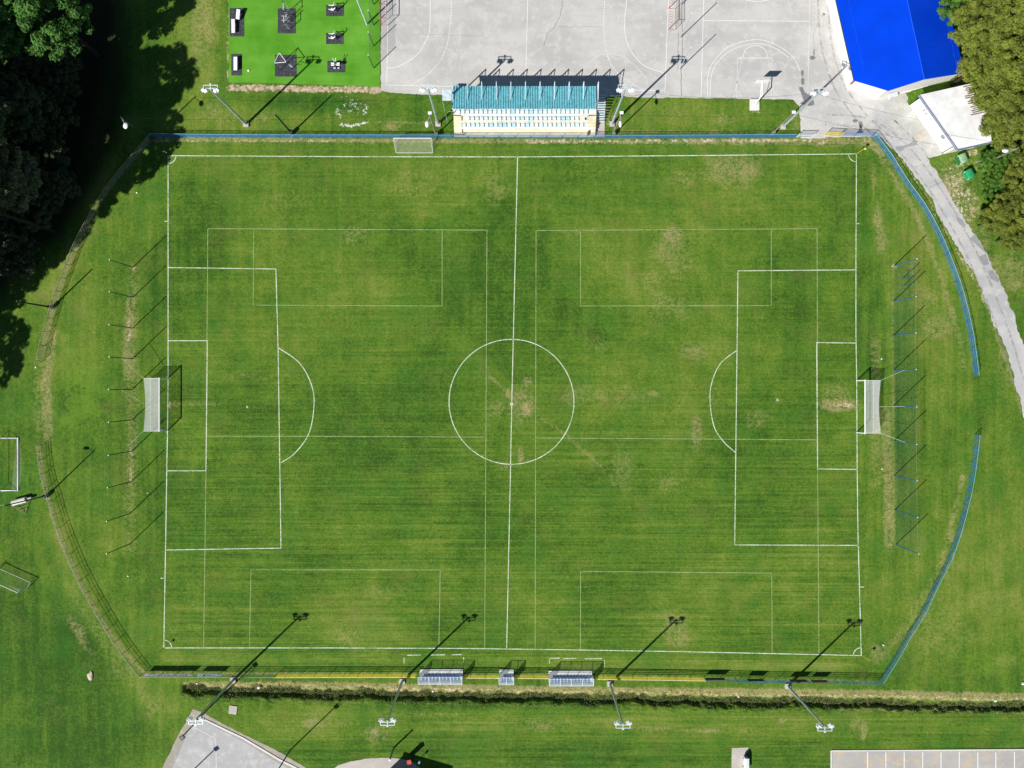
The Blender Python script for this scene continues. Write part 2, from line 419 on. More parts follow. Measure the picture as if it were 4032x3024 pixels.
def build_ground():
    far = [80, 84, 90, 100, 120, 150, 200, 300, 500, 900]
    xs = np.concatenate([-np.array(far[::-1]), np.arange(-76, 76.01, .25), np.array(far)])
    ylo = (1512-2805)/PX; yhi = (1512-2690)/PX
    ys = np.concatenate([-np.array(far[::-1])+18, np.arange(-58, ylo, .25), np.arange(ylo, yhi, .09), np.arange(yhi+.05, 58, .25), np.array(far)-20])
    ys = np.unique(np.round(ys, 4)); X, Y = np.meshgrid(xs, ys); nx, ny = len(xs), len(ys)
    PXx = X*PX+2016; PYy = 1512-Y*PX
    dc = np.interp(PXx, [p[0] for p in DITCH], [p[1] for p in DITCH])
    wob = (vnoise(PXx, PYy, 60, 1)-.5)*14+(vnoise(PXx, PYy, 17, 2)-.5)*14+(vnoise(PXx, PYy, 6, 8)-.5)*8
    d = (PYy-dc+wob)/PX                      # metres, + is the far (south) side
    w = sm((PXx-712)/16.0)
    prof = np.where(d > 0, sm((.80-d)/.55), sm((1.35+d)/1.25))
    rough = (vnoise(PXx, PYy, 7, 3)-.5)*.22+(vnoise(PXx, PYy, 3.5, 9)-.5)*.12
    Z = -.7*prof*w + rough*sm((1.8-np.abs(d))/.8)*w
    v = np.stack([X.ravel(), Y.ravel(), Z.ravel()], 1)
    i = np.arange(ny-1)[:, None]*nx+np.arange(nx-1)[None, :]
    f = np.stack([i, i+1, i+nx+1, i+nx], -1).reshape(-1, 4)
    me = bpy.data.meshes.new('ground'); me.vertices.add(len(v)); me.vertices.foreach_set('co', v.ravel().astype(np.float32))
    me.loops.add(f.size); me.loops.foreach_set('vertex_index', f.ravel().astype(np.int32))
    me.polygons.add(len(f)); me.polygons.foreach_set('loop_start', np.arange(0, f.size, 4, dtype=np.int32))
    me.polygons.foreach_set('loop_total', np.full(len(f), 4, np.int32)); me.update(calc_edges=True)
    me.polygons.foreach_set('use_smooth', np.ones(len(f), bool))
    E = 'e'; B = 'b'
    dry = lay(PXx, PYy, [
        (E,2880,670,120,70,.60),(E,2700,700,70,40,.40),(E,2650,925,46,34,.75),(E,2650,1000,90,110,.42),(E,2620,1210,90,60,.40),(E,2570,1090,60,60,.36),
        (E,1390,925,60,35,.45),(E,1640,720,110,60,.36),(E,1950,730,60,90,.36),(E,1130,780,90,40,.25),
        (E,2052,1600,60,70,.55),(E,2075,1608,24,34,.95),(E,2003,1552,12,22,.85),(E,2075,1500,22,20,.65),(E,1960,1610,50,40,.42),(E,2050,1790,14,36,.75),(E,1985,1830,30,20,.5),
        (B,[(2120,1640),(2240,1720),(2380,1850)],7,.46),(B,[(1925,1480),(2000,1545)],7,.6),(E,2270,1560,80,50,.36),(E,2420,1560,100,50,.34),
        (E,2740,1700,26,70,.62),(E,2800,1560,40,60,.30),(E,2730,1380,60,40,.42),(E,2570,1550,30,12,.6),(E,2980,1650,60,40,.34),
        (E,3300,1594,80,28,.85),(E,3060,1576,12,10,.7),(E,3290,1560,60,60,.4),(E,690,1592,30,12,.6),(B,[(700,1590),(860,1592)],9,.45),(E,973,1603,6,10,.6),
        (E,1380,2500,60,60,.4),(E,1500,2330,120,30,.3),(E,2660,2480,60,80,.48),(E,2360,1350,60,30,.3),(E,2440,1850,60,90,.34),(E,2630,1900,60,40,.36),(E,1000,1480,200,16,.25),
        (B,[(590,548),(1500,554),(2000,556),(2600,556),(3220,552)],9,.85),(B,[(2300,563),(3230,566)],5,.6),
        (B,[(3150,548),(3300,552),(3420,556),(3470,600)],17,.8),(B,[(3210,575),(3400,576)],6,.5),
        (B,[(3460,600),(3530,720),(3600,830),(3650,940),(3700,1080),(3740,1200),(3775,1320),(3795,1440)],13,.56),
        (E,3455,860,20,60,.55),(E,3470,940,24,60,.6),(E,3440,700,14,60,.45),(E,3530,640,30,26,.5),(E,3690,1290,70,50,.55),(E,3640,1180,50,50,.35),(E,3590,1060,14,30,.5),
        (B,[(560,2650),(1100,2652),(1700,2654),(2400,2662),(3440,2684)],7,.55),(B,[(152,1760),(172,1900),(215,2060),(270,2200),(345,2350),(410,2460),(480,2560),(570,2650)],12,.62),
        (B,[(600,535),(515,640),(425,745),(378,825),(335,905),(298,980),(250,1095),(213,1200),(190,1290),(166,1370)],12,.6),
        (B,[(3445,1340),(3450,1900)],22,.42),(B,[(3488,1620),(3496,1900),(3505,2140)],24,.62),(B,[(3516,1040),(3515,1400),(3522,2150)],8,.42),
        (B,[(3790,1880),(3765,1990),(3740,2090)],12,.62),(B,[(3735,2100),(3715,2180),(3690,2260)],13,.45),(E,3742,2120,14,14,.8),(B,[(3690,2260),(3560,2480),(3450,2600)],16,.42),(E,3460,2570,40,34,.55),
        (E,3700,2480,150,120,.3),(E,3960,2600,60,30,.34),(E,3990,1080,60,90,.55),(E,3960,1400,40,150,.34),
        (B,[(524,1080),(520,1400),(522,1700),(510,1960),(512,2160)],26,.42),(B,[(515,1190),(506,1340),(508,1480)],24,.62),(B,[(520,1740),(512,1900)],18,.6),
        (B,[(205,1300),(180,1500),(190,1720)],24,.62),(B,[(150,1420),(140,1600),(160,1740)],16,.34),(E,300,2470,26,60,.55,-35),(E,340,2540,20,70,.4,-35),(B,[(290,2330),(370,2470),(470,2620),(620,2790)],24,.34),(E,480,2640,40,50,.4,-35),(E,590,2800,24,30,.5),
        (B,[(735,2702),(1100,2700),(1700,2712),(2300,2722),(2900,2728),(3500,2736),(4100,2750)],19,1.0),(B,[(720,2694),(1100,2690),(2300,2708),(4100,2738)],7,.55),
        (B,[(3300,2790),(3600,2795),(3900,2803),(4100,2808)],6,.55),(B,[(1100,2760),(2400,2785)],4,.3),
        (E,1478,2884,20,18,.8),(E,1480,2890,60,40,.45),(E,1330,2850,90,12,.5),(E,1230,2850,50,20,.6),(E,2550,2868,100,10,.6),(E,2760,2876,80,10,.7),(E,2950,2874,60,10,.5),(E,3080,2836,20,12,.6),(E,3400,2880,16,40,.7),(E,3380,2856,40,30,.5),(E,2140,2864,60,14,.55),(E,1700,2812,200,6,.4),(E,2130,2850,140,14,.4),
        (E,800,100,60,140,.55),(E,760,250,40,30,.4),(E,830,440,40,40,.45),(E,880,476,30,16,.5),(E,1020,465,46,20,.5),(E,700,440,20,20,.3),
        (B,[(1480,480),(1700,485)],6,.6),(E,1540,500,40,16,.6),(E,2400,440,30,40,.45),(E,2860,470,60,30,.4),(E,2640,440,40,30,.36),(B,[(2430,520),(3000,520)],8,.5),(E,3130,470,16,50,.5),
        (B,[(3500,460),(3560,540),(3640,640)],12,.5),(E,3740,720,70,90,.62),(E,3790,820,70,90,.6),(E,3850,940,60,90,.45),(E,3900,1040,60,50,.5),
        (B,[(3775,960),(3850,1100),(3900,1240),(3930,1340),(3980,1480),(4030,1640)],8,.6),
        (E,200,1180,500,100,.1)])
    olive = lay(PXx, PYy, [
        (E,2550,900,330,330,.45),(E,2900,1250,200,240,.35),(E,1650,700,300,160,.42),(E,1100,1000,260,160,.28),(E,1450,1200,260,140,.25),(E,2500,1500,260,160,.34),(E,1150,1350,160,160,.22),
        (E,1400,2450,200,120,.55),(E,2700,2400,150,160,.45),(E,2100,2300,160,120,.25),(E,3000,2250,200,200,.3),(E,780,1700,90,110,.4),(E,1750,2200,200,160,.2),
        (E,3650,1100,200,500,.5),(E,3750,2200,300,400,.42),(E,3950,2200,160,400,.5),(E,3600,900,120,300,.5),
        (E,800,200,110,260,.6),(E,1000,470,400,50,.55),(E,2700,450,400,60,.40),(E,2500,2850,900,60,.42),(E,3700,2800,500,50,.42),(E,1150,2850,240,80,.5),
        (B,[(420,640),(350,760),(310,960),(230,1120),(180,1180)],46,.6),(E,300,1350,140,160,.45),(B,[(230,2050),(300,2300),(450,2560),(640,2800)],50,.5),(E,450,2130,60,80,.35),(E,500,2450,100,100,.3),
        (B,[(660,2590),(1500,2600),(2600,2612),(3300,2620)],22,.5),(B,[(700,585),(2000,590),(3300,585)],12,.2),(E,2900,800,160,120,.3)])
    bare = lay(PXx, PYy, [
        (B,[(905,345),(1200,350),(1490,356)],13,1.0),(B,[(900,0),(898,320)],4,.8),(E,668,1594,9,14,1.0),(E,3325,1596,38,10,.9),(E,3061,1576,5,5,.9),(E,2078,1606,10,18,.75),
        (B,[(512,1190),(508,1340)],6,.6),(B,[(520,1790),(514,1900)],6,.5),(E,524,1056,12,12,.7),(E,517,1780,14,10,.6),(E,661,1700,10,5,.7),(E,661,1488,10,5,.6),
        (B,[(620,553),(1400,557)],4,.62),(B,[(2080,557),(3200,553)],7,.76),(E,2410,490,22,16,.6),(E,3240,560,30,12,.7),(E,3380,552,50,10,.6),(E,3520,1046,14,12,.7),
        (B,[(770,2708),(1250,2706),(1700,2715),(2300,2730),(2900,2738),(3500,2744),(4100,2758)],9,.42),
        (E,3790,650,70,40,.42),(E,3800,800,60,80,.5),(E,3760,720,50,70,.46),(E,3830,600,30,14,.7),(E,3740,760,14,60,.6),(E,1478,2884,9,8,.7),
        (B,[(3480,540),(3545,620),(3650,780),(3715,900),(3770,990),(3840,1110),(3880,1200)],4,.7),(E,920,2686,14,8,.8),(E,1580,2686,12,8,.7),(E,2400,2694,12,8,.6),(E,3100,2704,12,9,.8),
        (E,970,492,10,7,.9),(E,1149,528,14,8,.8),(E,2980,440,14,8,.6),(E,2070,1520,6,6,.6)])
    lush = lay(PXx, PYy, [
        (E,1700,1150,160,260,.4),(E,2000,1050,170,300,.55),(E,2180,1120,90,200,.4),(E,1500,1700,300,200,.32),(E,900,1750,200,300,.35),(E,1700,1450,130,160,.4),(E,800,900,100,220,.5),
        (E,200,2650,260,260,.95),(E,90,2450,140,160,.7),(E,300,2900,300,130,.8),(E,100,2100,120,120,.3),(E,60,1850,100,200,.3),(E,2350,750,160,140,.45),(E,2900,1700,150,200,.35),(E,3080,1150,120,200,.4),(E,3000,2050,140,160,.3),
        (E,3420,1300,60,300,.4),(E,1300,2960,700,60,.35),(E,2300,2980,700,50,.35),(E,1250,410,170,40,.8),(E,870,230,20,150,.6),(E,2350,1250,140,120,.25),(E,650,1100,60,200,.4),(E,650,1900,70,250,.35),
        (E,1900,2050,300,160,.28),(E,3560,1500,40,400,.5),(E,3860,1500,30,200,.4),(B,[(3900,2830),(3300,2800),(2400,2790),(1200,2770)],12,.3)])
    inpitch = sm((PXx-640)/30)*sm((3400-PXx)/30)*sm((PYy-560)/20)*sm((2650-PYy)/30)
    lower = sm((PYy-2790)/20)*sm((PXx-900)/150)
    hst = np.clip(inpitch*(.42+.58*sm((PYy-1150)/900))+lower, 0, 1)
    vst = sm((PXx-3385)/20)*sm((3800-PXx)/60)*sm((PYy-620)/60)*sm((2500-PYy)/300)+sm((640-PXx)/30)*sm((PXx-200)/60)*sm((PYy-800)/100)*sm((2250-PYy)/200)*.8
    vst = np.clip(vst+.3*sm((PXx-600)/60)*sm((900-PXx)/60)*inpitch, 0, 1)
    dark = np.clip(sm((1.25-np.abs(d-.18))/.7)*w*.36*(.3+1.3*vnoise(PXx, PYy, 30, 5)), 0, 1)  # shade below the south bank, put into the ditch colour
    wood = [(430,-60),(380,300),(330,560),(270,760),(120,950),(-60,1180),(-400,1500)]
    litter_shade = lay(PXx, PYy, [(B,[(-200,-200),(330,60),(300,300),(210,600),(60,850),(-200,1150)],165,1.0),(B,[(400,140),(420,330),(380,520),(300,680),(170,880)],90,.85),(B,[(-400,100),(-300,600)],260,1.0)])  # leaf litter under the wood, blackened to carry the trees' shade
    dark = np.maximum(dark, litter_shade)
    chalk = lay(PXx, PYy, [(E,1330,440,12,24,.62),(E,1336,460,10,10,.6),(B,[(1340,490),(1380,496),(1420,488),(1445,480)],7,.85),(E,1435,440,12,14,.7),(E,1440,420,12,16,.6),(B,[(1350,380),(1370,400),(1420,400)],8,.55),(E,1390,420,50,40,.42)])
    chalk = np.maximum(chalk, lay(PXx, PYy, [(E,3790,800,60,80,.46),(E,3750,700,40,60,.44),(E,2480,556,500,9,.40)]))
    lime = lay(PXx, PYy, [(E,330,1560,110,170,.9),(E,300,1480,90,120,.6),(E,780,1740,60,90,.6),(E,2000,2600,900,20,.35),(E,3870,2620,200,60,.5),(E,130,1880,60,90,.4),(E,500,2230,90,60,.4)])
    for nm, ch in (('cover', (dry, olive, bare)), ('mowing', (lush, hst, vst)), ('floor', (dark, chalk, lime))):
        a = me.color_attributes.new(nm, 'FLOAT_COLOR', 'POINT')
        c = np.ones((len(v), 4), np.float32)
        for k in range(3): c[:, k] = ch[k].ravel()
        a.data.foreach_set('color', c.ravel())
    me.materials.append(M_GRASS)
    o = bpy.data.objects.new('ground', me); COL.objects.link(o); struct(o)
    # weeds along the ditch
    n = 26000; t = RNG.random(n); xp = 715+t*3420; dcp = np.interp(xp, [p[0] for p in DITCH], [p[1] for p in DITCH])
    off = RNG.normal(0, 1, n)*11-1
    x = (xp-2016)/PX; y = (1512-(dcp+off))/PX
    dd = off/PX; pr = np.where(dd > 0, sm((.95-dd)/.55), sm((1.55+dd)/1.25)); z = -.7*pr
    leaves('ditch_weeds', np.stack([x, y, z+.12], 1),   .15, M_WEED, up=.5, kind='stuff')

def leaves(name, C, size, mat, up=.6, parent=None, kind=None, spread=None):
    n = len(C); d = RNG.normal(0, 1, (n, 3)); d[:, 2] = np.abs(d[:, 2])+up; d /= np.linalg.norm(d, axis=1)[:, None]
    if spread is not None: d = d*.65+spread*.75; d /= np.linalg.norm(d, axis=1)[:, None]+1e-9
    a = RNG.normal(0, 1, (n, 3)); u = np.cross(d, a); u /= np.linalg.norm(u, axis=1)[:, None]+1e-9; w = np.cross(d, u)
    s = size*RNG.uniform(.6, 1.35, n)[:, None]
    V = np.stack([C-u*s*.75, C-w*s*.42, C+u*s*.75, C+w*s*.42], 1).reshape(-1, 3)
    me = bpy.data.meshes.new(name); me.vertices.add(4*n); me.vertices.foreach_set('co', V.ravel().astype(np.float32))
    me.loops.add(4*n); me.loops.foreach_set('vertex_index', np.arange(4*n, dtype=np.int32))
    me.polygons.add(n); me.polygons.foreach_set('loop_start', np.arange(0, 4*n, 4, dtype=np.int32)); me.polygons.foreach_set('loop_total', np.full(n, 4, np.int32))
    me.update(calc_edges=True); me.materials.append(mat)
    o = bpy.data.objects.new(name, me); COL.objects.link(o)
    if parent is not None: o.parent = parent
    if kind: o['kind'] = kind; o['label'] = 'rough dry and green weeds filling the ditch below the pitch'; o['category'] = 'weeds'
    return o
build_ground()

# ------------------------------------------------------------------ roads, courts, pads
CO = [(1500,-900),(1500,356),(1530,363),(1620,370),(1739,373),(1900,376),(2430,381),(2560,384),(2680,384),(2951,389),(3123,393),(3146,416),(3153,470),(3153,546),
      (3250,546),(3250,540),(3440,538),(3455,530),(3484,560),(3500,570),(3535,600),(3590,674),(3645,755),(3680,806),(3712,873),(3766,968),(3835,1074),(3876,1175),(3911,1270),(3941,1324),(3970,1395),(3999,1524),(4040,1670),(4080,1900),(4140,1900),
      (4100,1640),(4050,1420),(4015,1324),(3997,1243),(3936,1104),(3886,996),(3851,943),(3800,870),(3737,763),(3712,718),(3652,623),(3641,598),(3590,539),(3518,470),(3456,390),(3480,300),(3500,-900)]
sheet('sports_court', [(1500,-900),(1500,356),(1530,363),(1620,370),(1739,373),(1900,376),(2430,381),(2560,384),(2680,384),(2951,389),(3123,393),(3146,416),(3153,470),(3153,546),
      (3250,546),(3250,540),(3440,538),(3455,530),(3560,430),(3600,330),(3600,-900)], .012, M_CONC, .07, seed=3)
sheet('road', [(3400,500),(3455,530),(3484,560),(3535,604),(3590,674),(3645,755),(3680,806),(3712,873),(3766,968),(3835,1074),(3876,1175),(3911,1270),(3941,1324),(3970,1395),(3999,1524),(4040,1670),(4080,1900),(4150,1900),
      (4110,1640),(4050,1420),(4015,1324),(3997,1243),(3936,1104),(3886,996),(3851,943),(3800,870),(3737,763),(3712,718),(3652,623),(3641,598),(3590,539),(3518,470),(3480,430)], .018, M_ROAD, .16, seed=5)
sheet('gravel_yard', [(3456,392),(3560,364),(3579,414),(3640,500),(3720,600),(3700,612),(3655,622),(3641,598),(3590,539),(3518,470)], .024, M_GRAVEL, .08, seed=8)
sheet('pale_apron', [(3402,325),(3449,389),(3566,363),(3650,340),(3700,318),(3640,260),(3400,180),(3300,-40),(3278,-40),(3340,250)], .028, M_PALE, .02, seed=8)
sheet('concrete_landing', [(3590,538),(3645,503),(3663,530),(3611,556)], .034, M_PAD, .03, seed=9)
sheet('grass_triangle', [(3565,366),(3641,345),(3644,352),(3586,410)], .034, M_GRASS, .04, seed=4)
sheet('road_patch', [(3520,578),(3575,570),(3596,552),(3612,552),(3612,570),(3570,578),(3548,596),(3535,592)], .026, M_DARKCONC, .04, seed=12)
sheet('road_patch', [(3765,850),(3790,868),(3802,886),(3796,898),(3778,884),(3768,868)], .026, M_DARKCONC, .04, seed=13)
sheet('road_patch', [(3818,940),(3840,920),(3862,960),(3884,1000),(3856,975)], .026, M_DARKCONC, .04, seed=14)
sheet('road_patch', [(3852,1012),(3882,998),(3894,1040),(3872,1046)], .026, M_DARKCONC, .03, seed=15)
sheet('road_patch', [(3888,1070),(3908,1062),(3936,1100),(3930,1114),(3900,1098)], .026, M_DARKCONC, .03, seed=16)
def blobpoly(cx, cy, rx, ry, n=14, seed=0):
    rr = random.Random(seed); return [(cx+rx*math.cos(2*math.pi*i/n)*rr.uniform(.8, 1.2), cy+ry*math.sin(2*math.pi*i/n)*rr.uniform(.8, 1.2)) for i in range(n)]
for k, s_ in enumerate([(3200,228,11,8),(3205,206,3,14),(3159,288,5,14),(3161,320,7,15),(3367,476,11,6),(3389,490,8,14),(3388,510,6,18),(3244,56,5,6),(3270,304,2,8)]):
    sheet('damp_stain', blobpoly(*s_, seed=k), .022, M_STAIN, .02, .2, seed=k)
sheet('damp_stain', [(3146,344),(3160,342),(3168,362),(3186,372),(3204,396),(3206,413),(3186,418),(3160,412),(3150,408),(3164,396),(3156,372),(3148,356)], .022, M_STAIN, .04, .2, seed=44)
sheet('artificial_turf', [(897,-500),(900,325),(1000,326),(1495,341),(1497,-500)], .014, M_ASTRO, .04, .5, seed=2)
mb = MB()
for off in (-.75, .75):
    for L_ in ([(3250,470),(3420,490),(3560,590),(3690,760),(3800,950),(3880,1120),(3960,1330),(4010,1500)], [(3240,-40),(3250,150),(3300,330),(3400,470),(3500,560)]):
        P_ = smooth_line(L_, 14); Q_ = []
        for i in range(len(P_)):
            a_ = P_[max(0, i-1)]; b_ = P_[min(len(P_)-1, i+1)]; d_ = (b_-a_).normalized(); Q_.append(P_[i]+Vector((-d_.y, d_.x))*off)
        strip(mb, Q_, .30, .023)
def tyre():
    m, nt, N, L = new_mat('tyre_wear'); P = gpos(nt); f = noise(nt, P, 1.2, 4, .7)
    finish(nt, (.36, .355, .35), .8, alpha=mth(nt, 'MULTIPLY', ramp(nt, f, .42, .62), .45)); return m
struct(mb.build('tyre_marks', tyre()))
# bottom pads
sheet('rink_apron', [(760,2791),(700,2900),(639,3024),(560,3180),(700,3240),(1400,3240),(1300,3080),(1205,3024),(1080,2950),(900,2862),(800,2808)], .012, M_APRON, .05, seed=21)
sheet('rink_floor', [(757,2845),(678,3024),(620,3160),(1300,3230),(1158,3040),(1090,3000),(960,2920),(800,2838)], .020, M_ROAD, .02, seed=22)
sheet('round_pad', [(1300,3040),(1330,3014),(1380,2998),(1440,2987),(1500,2984),(1560,2986),(1612,2994),(1680,3040),(1700,3200),(1300,3200)], .012, M_PAD, .03, seed=23)
sheet('concrete_strip', [(2881,2946),(2947,2943),(2948,3300),(2880,3300)], .012, M_PAD, .03, seed=24)
sheet('car_park', [(3274,2957),(3600,2955),(4200,2950),(4200,3500),(3274,3500)], .012, M_CAR, .03, seed=25)
mb = MB()
a, b, c = G(3272,3300), G(3272,2955), G(4200,2949)
mb.box(((a.x+b.x)/2, (a.y+b.y)/2, .06), (.14, (b-a).length, .14)); d = c-b
mb.box(((b.x+c.x)/2, (b.y+c.y)/2, .055), (d.length, .14, .13), math.atan2(d.y, d.x))
struct(mb.build('car_park_kerb', M_PALE))
mb = MB(); 
for x in (3416,3488,3560,3633,3705,3777,3850,3921,3994,4066):
    strip(mb, straight([(x,2962),(x-1,3300)]), .12, .018)
struct(mb.build('parking_markings', M_COURTLINE))
mb = MB()
e = [G(797,2829), G(960,2907), G(1100,2990), G(1240,3060)]
for p, q in zip(e[:-1], e[1:]): d = q-p; mb.box(((p.x+q.x)/2, (p.y+q.y)/2, .05), (d.length, .24, .10), math.atan2(d.y, d.x))
struct(mb.build('rink_kerb', M_PALE))
mb = MB(); strip(mb, straight([(762,2862),(848,2908),(851,2935),(852,3024)]), .09, .026); struct(mb.build('rink_markings', M_COURTFAINT))
# court markings
mb = MB(); mf = MB(); w = .08; z = .020
for L in ([(1534,-300),(1523,335),(1900,343),(2300,350),(2618,358),(2632,0),(2640,-300)], [(2079,-300),(2078,0),(2070,300),(2069,346)], [(2771,-300),(2771,0),(2760,384)], [(2771,81),(3187,84)]):
    strip(mb, straight(L), w, z)
for L in ([(1694,-80),(1694,0),(1692,113),(1674,167),(1636,221),(1568,262),(1525,268)], [(2467,-80),(2467,0),(2459,113),(2481,194),(2536,258),(2617,288)], [(2923,229),(2938,194),(2976,179),(3010,194),(3025,229)]):
    strip(mb, smooth_line(L), w, z)
strip(mb, straight([(2904,229),(3041,229)]), w, z)
for L in ([(2786,384),(2788,294),(2816,235),(2875,181),(2979,156),(3060,179),(3123,226),(3150,280)], [(2795,384),(2802,294),(2829,240),(2888,194),(2979,172),(3051,190),(3105,226)], [(2935,0),(2979,6),(3030,0)]):
    strip(mb, smooth_line(L), .075, z)
for L in ([(1778,-60),(1777,14),(1773,99),(1753,199),(1703,276),(1631,328),(1600,336)], [(2381,-60),(2381,0),(2377,113),(2397,235),(2445,298),(2529,353)]):
    strip(mb, smooth_line(L), .10, z, (.22, .18))
for L in ([(2904,229),(2900,384)], [(3041,229),(3037,384)], [(2923,229),(2888,384)], [(3025,229),(3051,384)], [(2900,388),(3175,390)], [(3189,0),(3180,389)], [(1720,50),(1719,80)], [(2435,60),(2435,88)], [(2404,185),(2432,185)]):
    strip(mf, straight(L), .07, z)
strip(mf, smooth_line([(2296,271),(2350,221),(2404,211),(2458,226),(2530,290),(2549,330)]), .07, z)
struct(mb.build('court_markings', M_COURTLINE)); struct(mf.build('faded_court_markings', M_COURTFAINT))
# cracks
mb = MB(); rr = random.Random(5)
def crack(pts, w):
    P = smooth_line(pts, 10); P = [p+Vector((rr.uniform(-.07, .07), rr.uniform(-.07, .07))) for p in P]; strip(mb, P, w, .019)
crack([(2216,0),(2205,60),(2180,110),(2158,130),(2146,165),(2141,180)], .05); crack([(2185,95),(2210,106),(2300,106),(2375,107)], .03)
crack([(1620,138),(1760,138),(1900,142)], .02); crack([(2687,-20),(2683,80),(2688,140),(2683,260),(2682,380)], .07); crack([(2671,130),(2668,280)], .05)
crack([(3240,60),(3205,130),(3206,200)], .03); crack([(1785,185),(1803,220),(1803,260)], .02)
crack([(3648,745),(3680,728),(3712,716)], .05); crack([(3684,610),(3640,640),(3600,665)], .03); crack([(3692,680),(3702,700),(3716,716)], .04)
struct(mb.build('ground_cracks', M_CRACK))
# slabs and small pads
def slab(name, x0, y0, x1, y1, h, mat, label, cat, rz=0, group=None):
    a = G(x0, y0); b = G(x1, y1); c = (a+b)/2
    mb = MB(); mb.box((c.x, c.y, h/2), (abs(b.x-a.x), abs(b.y-a.y), h), rz); o = mb.build(name, mat); bevel(o, .02); return tag(o, label, cat, group)
def bevel(o, w, seg=1):
    m = o.modifiers.new('bevel', 'BEVEL'); m.width = w; m.segments = seg; m.limit_method = 'ANGLE'; return o
slab('inspection_cover', 902, 2778, 934, 2811, .12, M_PAD, 'small square concrete cover in the grass beside the grey rink corner', 'cover', R(-8))

# ------------------------------------------------------------------ pitch markings
mb = MB(); w = .125; z = .016
for L in ([(662,613),(1400,617),(2038,618),(2800,612),(3372,606)], [(662,613),(662,1100),(662,1489),(660,1695),(658,1781),(653,2106),(645,2551)],
          [(645,2551),(825,2551),(1300,2551),(1821,2553),(2217,2558),(2700,2566),(3389,2581)], [(3372,606),(3370,1000),(3370,1322),(3373,1497),(3375,1850),(3378,2100),(3385,2350),(3391,2581)],
          [(2038,618),(2015,1591),(2009,1900),(1995,2554)], [D(364,578),D(596,581),D(601,760),D(607,1184),D(358,1188)], [D(364,736),D(448,736),D(445,1017),D(360,1017)],
          [D(1849,583),D(1594,585),D(1587,1177),D(1855,1178)], [D(1849,741),D(1764,740),D(1766,1013),D(1852,1014)],
          [D(355,478),D(362,478)], [D(1850,483),D(1856,483)], [D(1858,1268),D(1866,1268)], [D(347,1249),D(354,1249)]):
    strip(mb, straight(L), w, z)
cc = [(2014+246*math.cos(t), 1582+246*math.sin(t)) for t in np.linspace(0, 2*math.pi, 97)]
strip(mb, [Vector(g(*p)) for p in cc], w, z)
strip(mb, smooth_line([(1095,1368),(1180,1430),(1228,1520),(1236,1605),(1215,1710),(1160,1785),(1107,1822)], 10), w, z)
strip(mb, smooth_line([(2900,1380),(2838,1430),(2803,1505),(2796,1585),(2812,1680),(2850,1740),(2895,1781)], 10), w, z)
for c0, a0, a1 in (((662,613),-90,0), ((3372,606),180,270), ((645,2551),0,90), ((3391,2581),90,180)):
    ctr = Vector(g(*c0)); strip(mb, [ctr+Vector((math.cos(R(t)), math.sin(R(t))))*1.15 for t in np.linspace(a0, a1, 13)], .12, z)
for x0, x1, y in ((1602,1656,2580),(1696,1752,2579),(1779,1819,2578),(2165,2203,2592),(2217,2271,2593),(2302,2371,2594)): strip(mb, straight([(x0,y),(x1,y-1)]), .12, z)
for x, y0, y1 in ((1591,2589,2612),(1826,2588,2610),(2380,2598,2626),(2163,2594,2612)): strip(mb, straight([(x,y0),(x,y1)]), .11, z)
for x, y, r_ in ((2015,1591,.25),(973,1602,.12),(3060,1575,.13)):
    c_ = G(x, y); mb.poly([(c_.x+r_*math.cos(t), c_.y+r_*math.sin(t), .024) for t in np.linspace(0, 2*math.pi, 13)[:-1]])
struct(mb.build('pitch_markings', M_TURFLINE))
mb = MB()
for L in ([(449,494),(1052,497)],[(449,494),(445,1017),(440,1398)],[(1052,497),(1047,1400)],[(548,495),(547,659),(955,661),(955,498)],[(447,942),(1050,944)],[(539,1397),(542,1231),(951,1231),(948,1400)],
          [(1159,498),(1765,494)],[(1158,498),(1156,1402)],[(1765,494),(1766,1013),(1769,1411)],[(1254,497),(1254,661),(1666,660),(1666,495)],[(1158,946),(1768,950)],[(1254,1402),(1254,1234),(1667,1238),(1668,1411)]):
    strip(mb, straight([D(*p) for p in L]), .10, .010)
struct(mb.build('faded_pitch_markings', M_FAINT))

# ------------------------------------------------------------------ fences
def resample(P, step):
    out = [P[0].copy()]; acc = 0
    for a, b in zip(P[:-1], P[1:]):
        L = (b-a).length; t = step-acc
        while t <= L: out.append(a+(b-a)*(t/L)); t += step
        acc = (acc+L) % step
    if (out[-1]-P[-1]).length < step*.35: out[-1] = P[-1].copy()
    else: out.append(P[-1].copy())
    return out
def fence(label, top_px, h, post_m, rail_m, top_m, mesh_m, rails=(.25, .55, .85), step=2.15, group=None, rr_=.023):
    P = [Vector(g(x, y, h)) for x, y in top_px]
    n = len(P)
    if n > 2: P = smooth_line([((p.x*PX+2016), (1512-p.y*PX)) for p in P], 6)
    C = P[len(P)//2]; root = thing('perimeter_fence', (C.x, C.y, 0), label, 'fence', group)
    posts = resample(P, step); rj = random.Random(len(P))
    tops = []
    for i, p in enumerate(posts):
        lean = Vector((rj.uniform(-.02, .02), rj.uniform(-.02, .02)))
        MB().tube((p.x, p.y, -.02), (p.x+lean.x, p.y+lean.y, h), .035, n=6).build('post', post_m, root); tops.append(p+lean)
    def line(zz): return [(p.x, p.y, zz) for p in posts]
    MB().path(line(h), rr_*1.25).build('top_rail', top_m, root)
    for q in rails: MB().path(line(h*q), rr_*.8).build('rail', rail_m, root)
    if mesh_m is not None:
        m = MB()
        for a, b in zip(posts[:-1], posts[1:]): m.poly([(a.x, a.y, .06), (b.x, b.y, .06), (b.x, b.y, h-.04), (a.x, a.y, h-.04)])
        m.build('wire_mesh', mesh_m, root)
    return root
FG = 'fence sections round the football pitch'
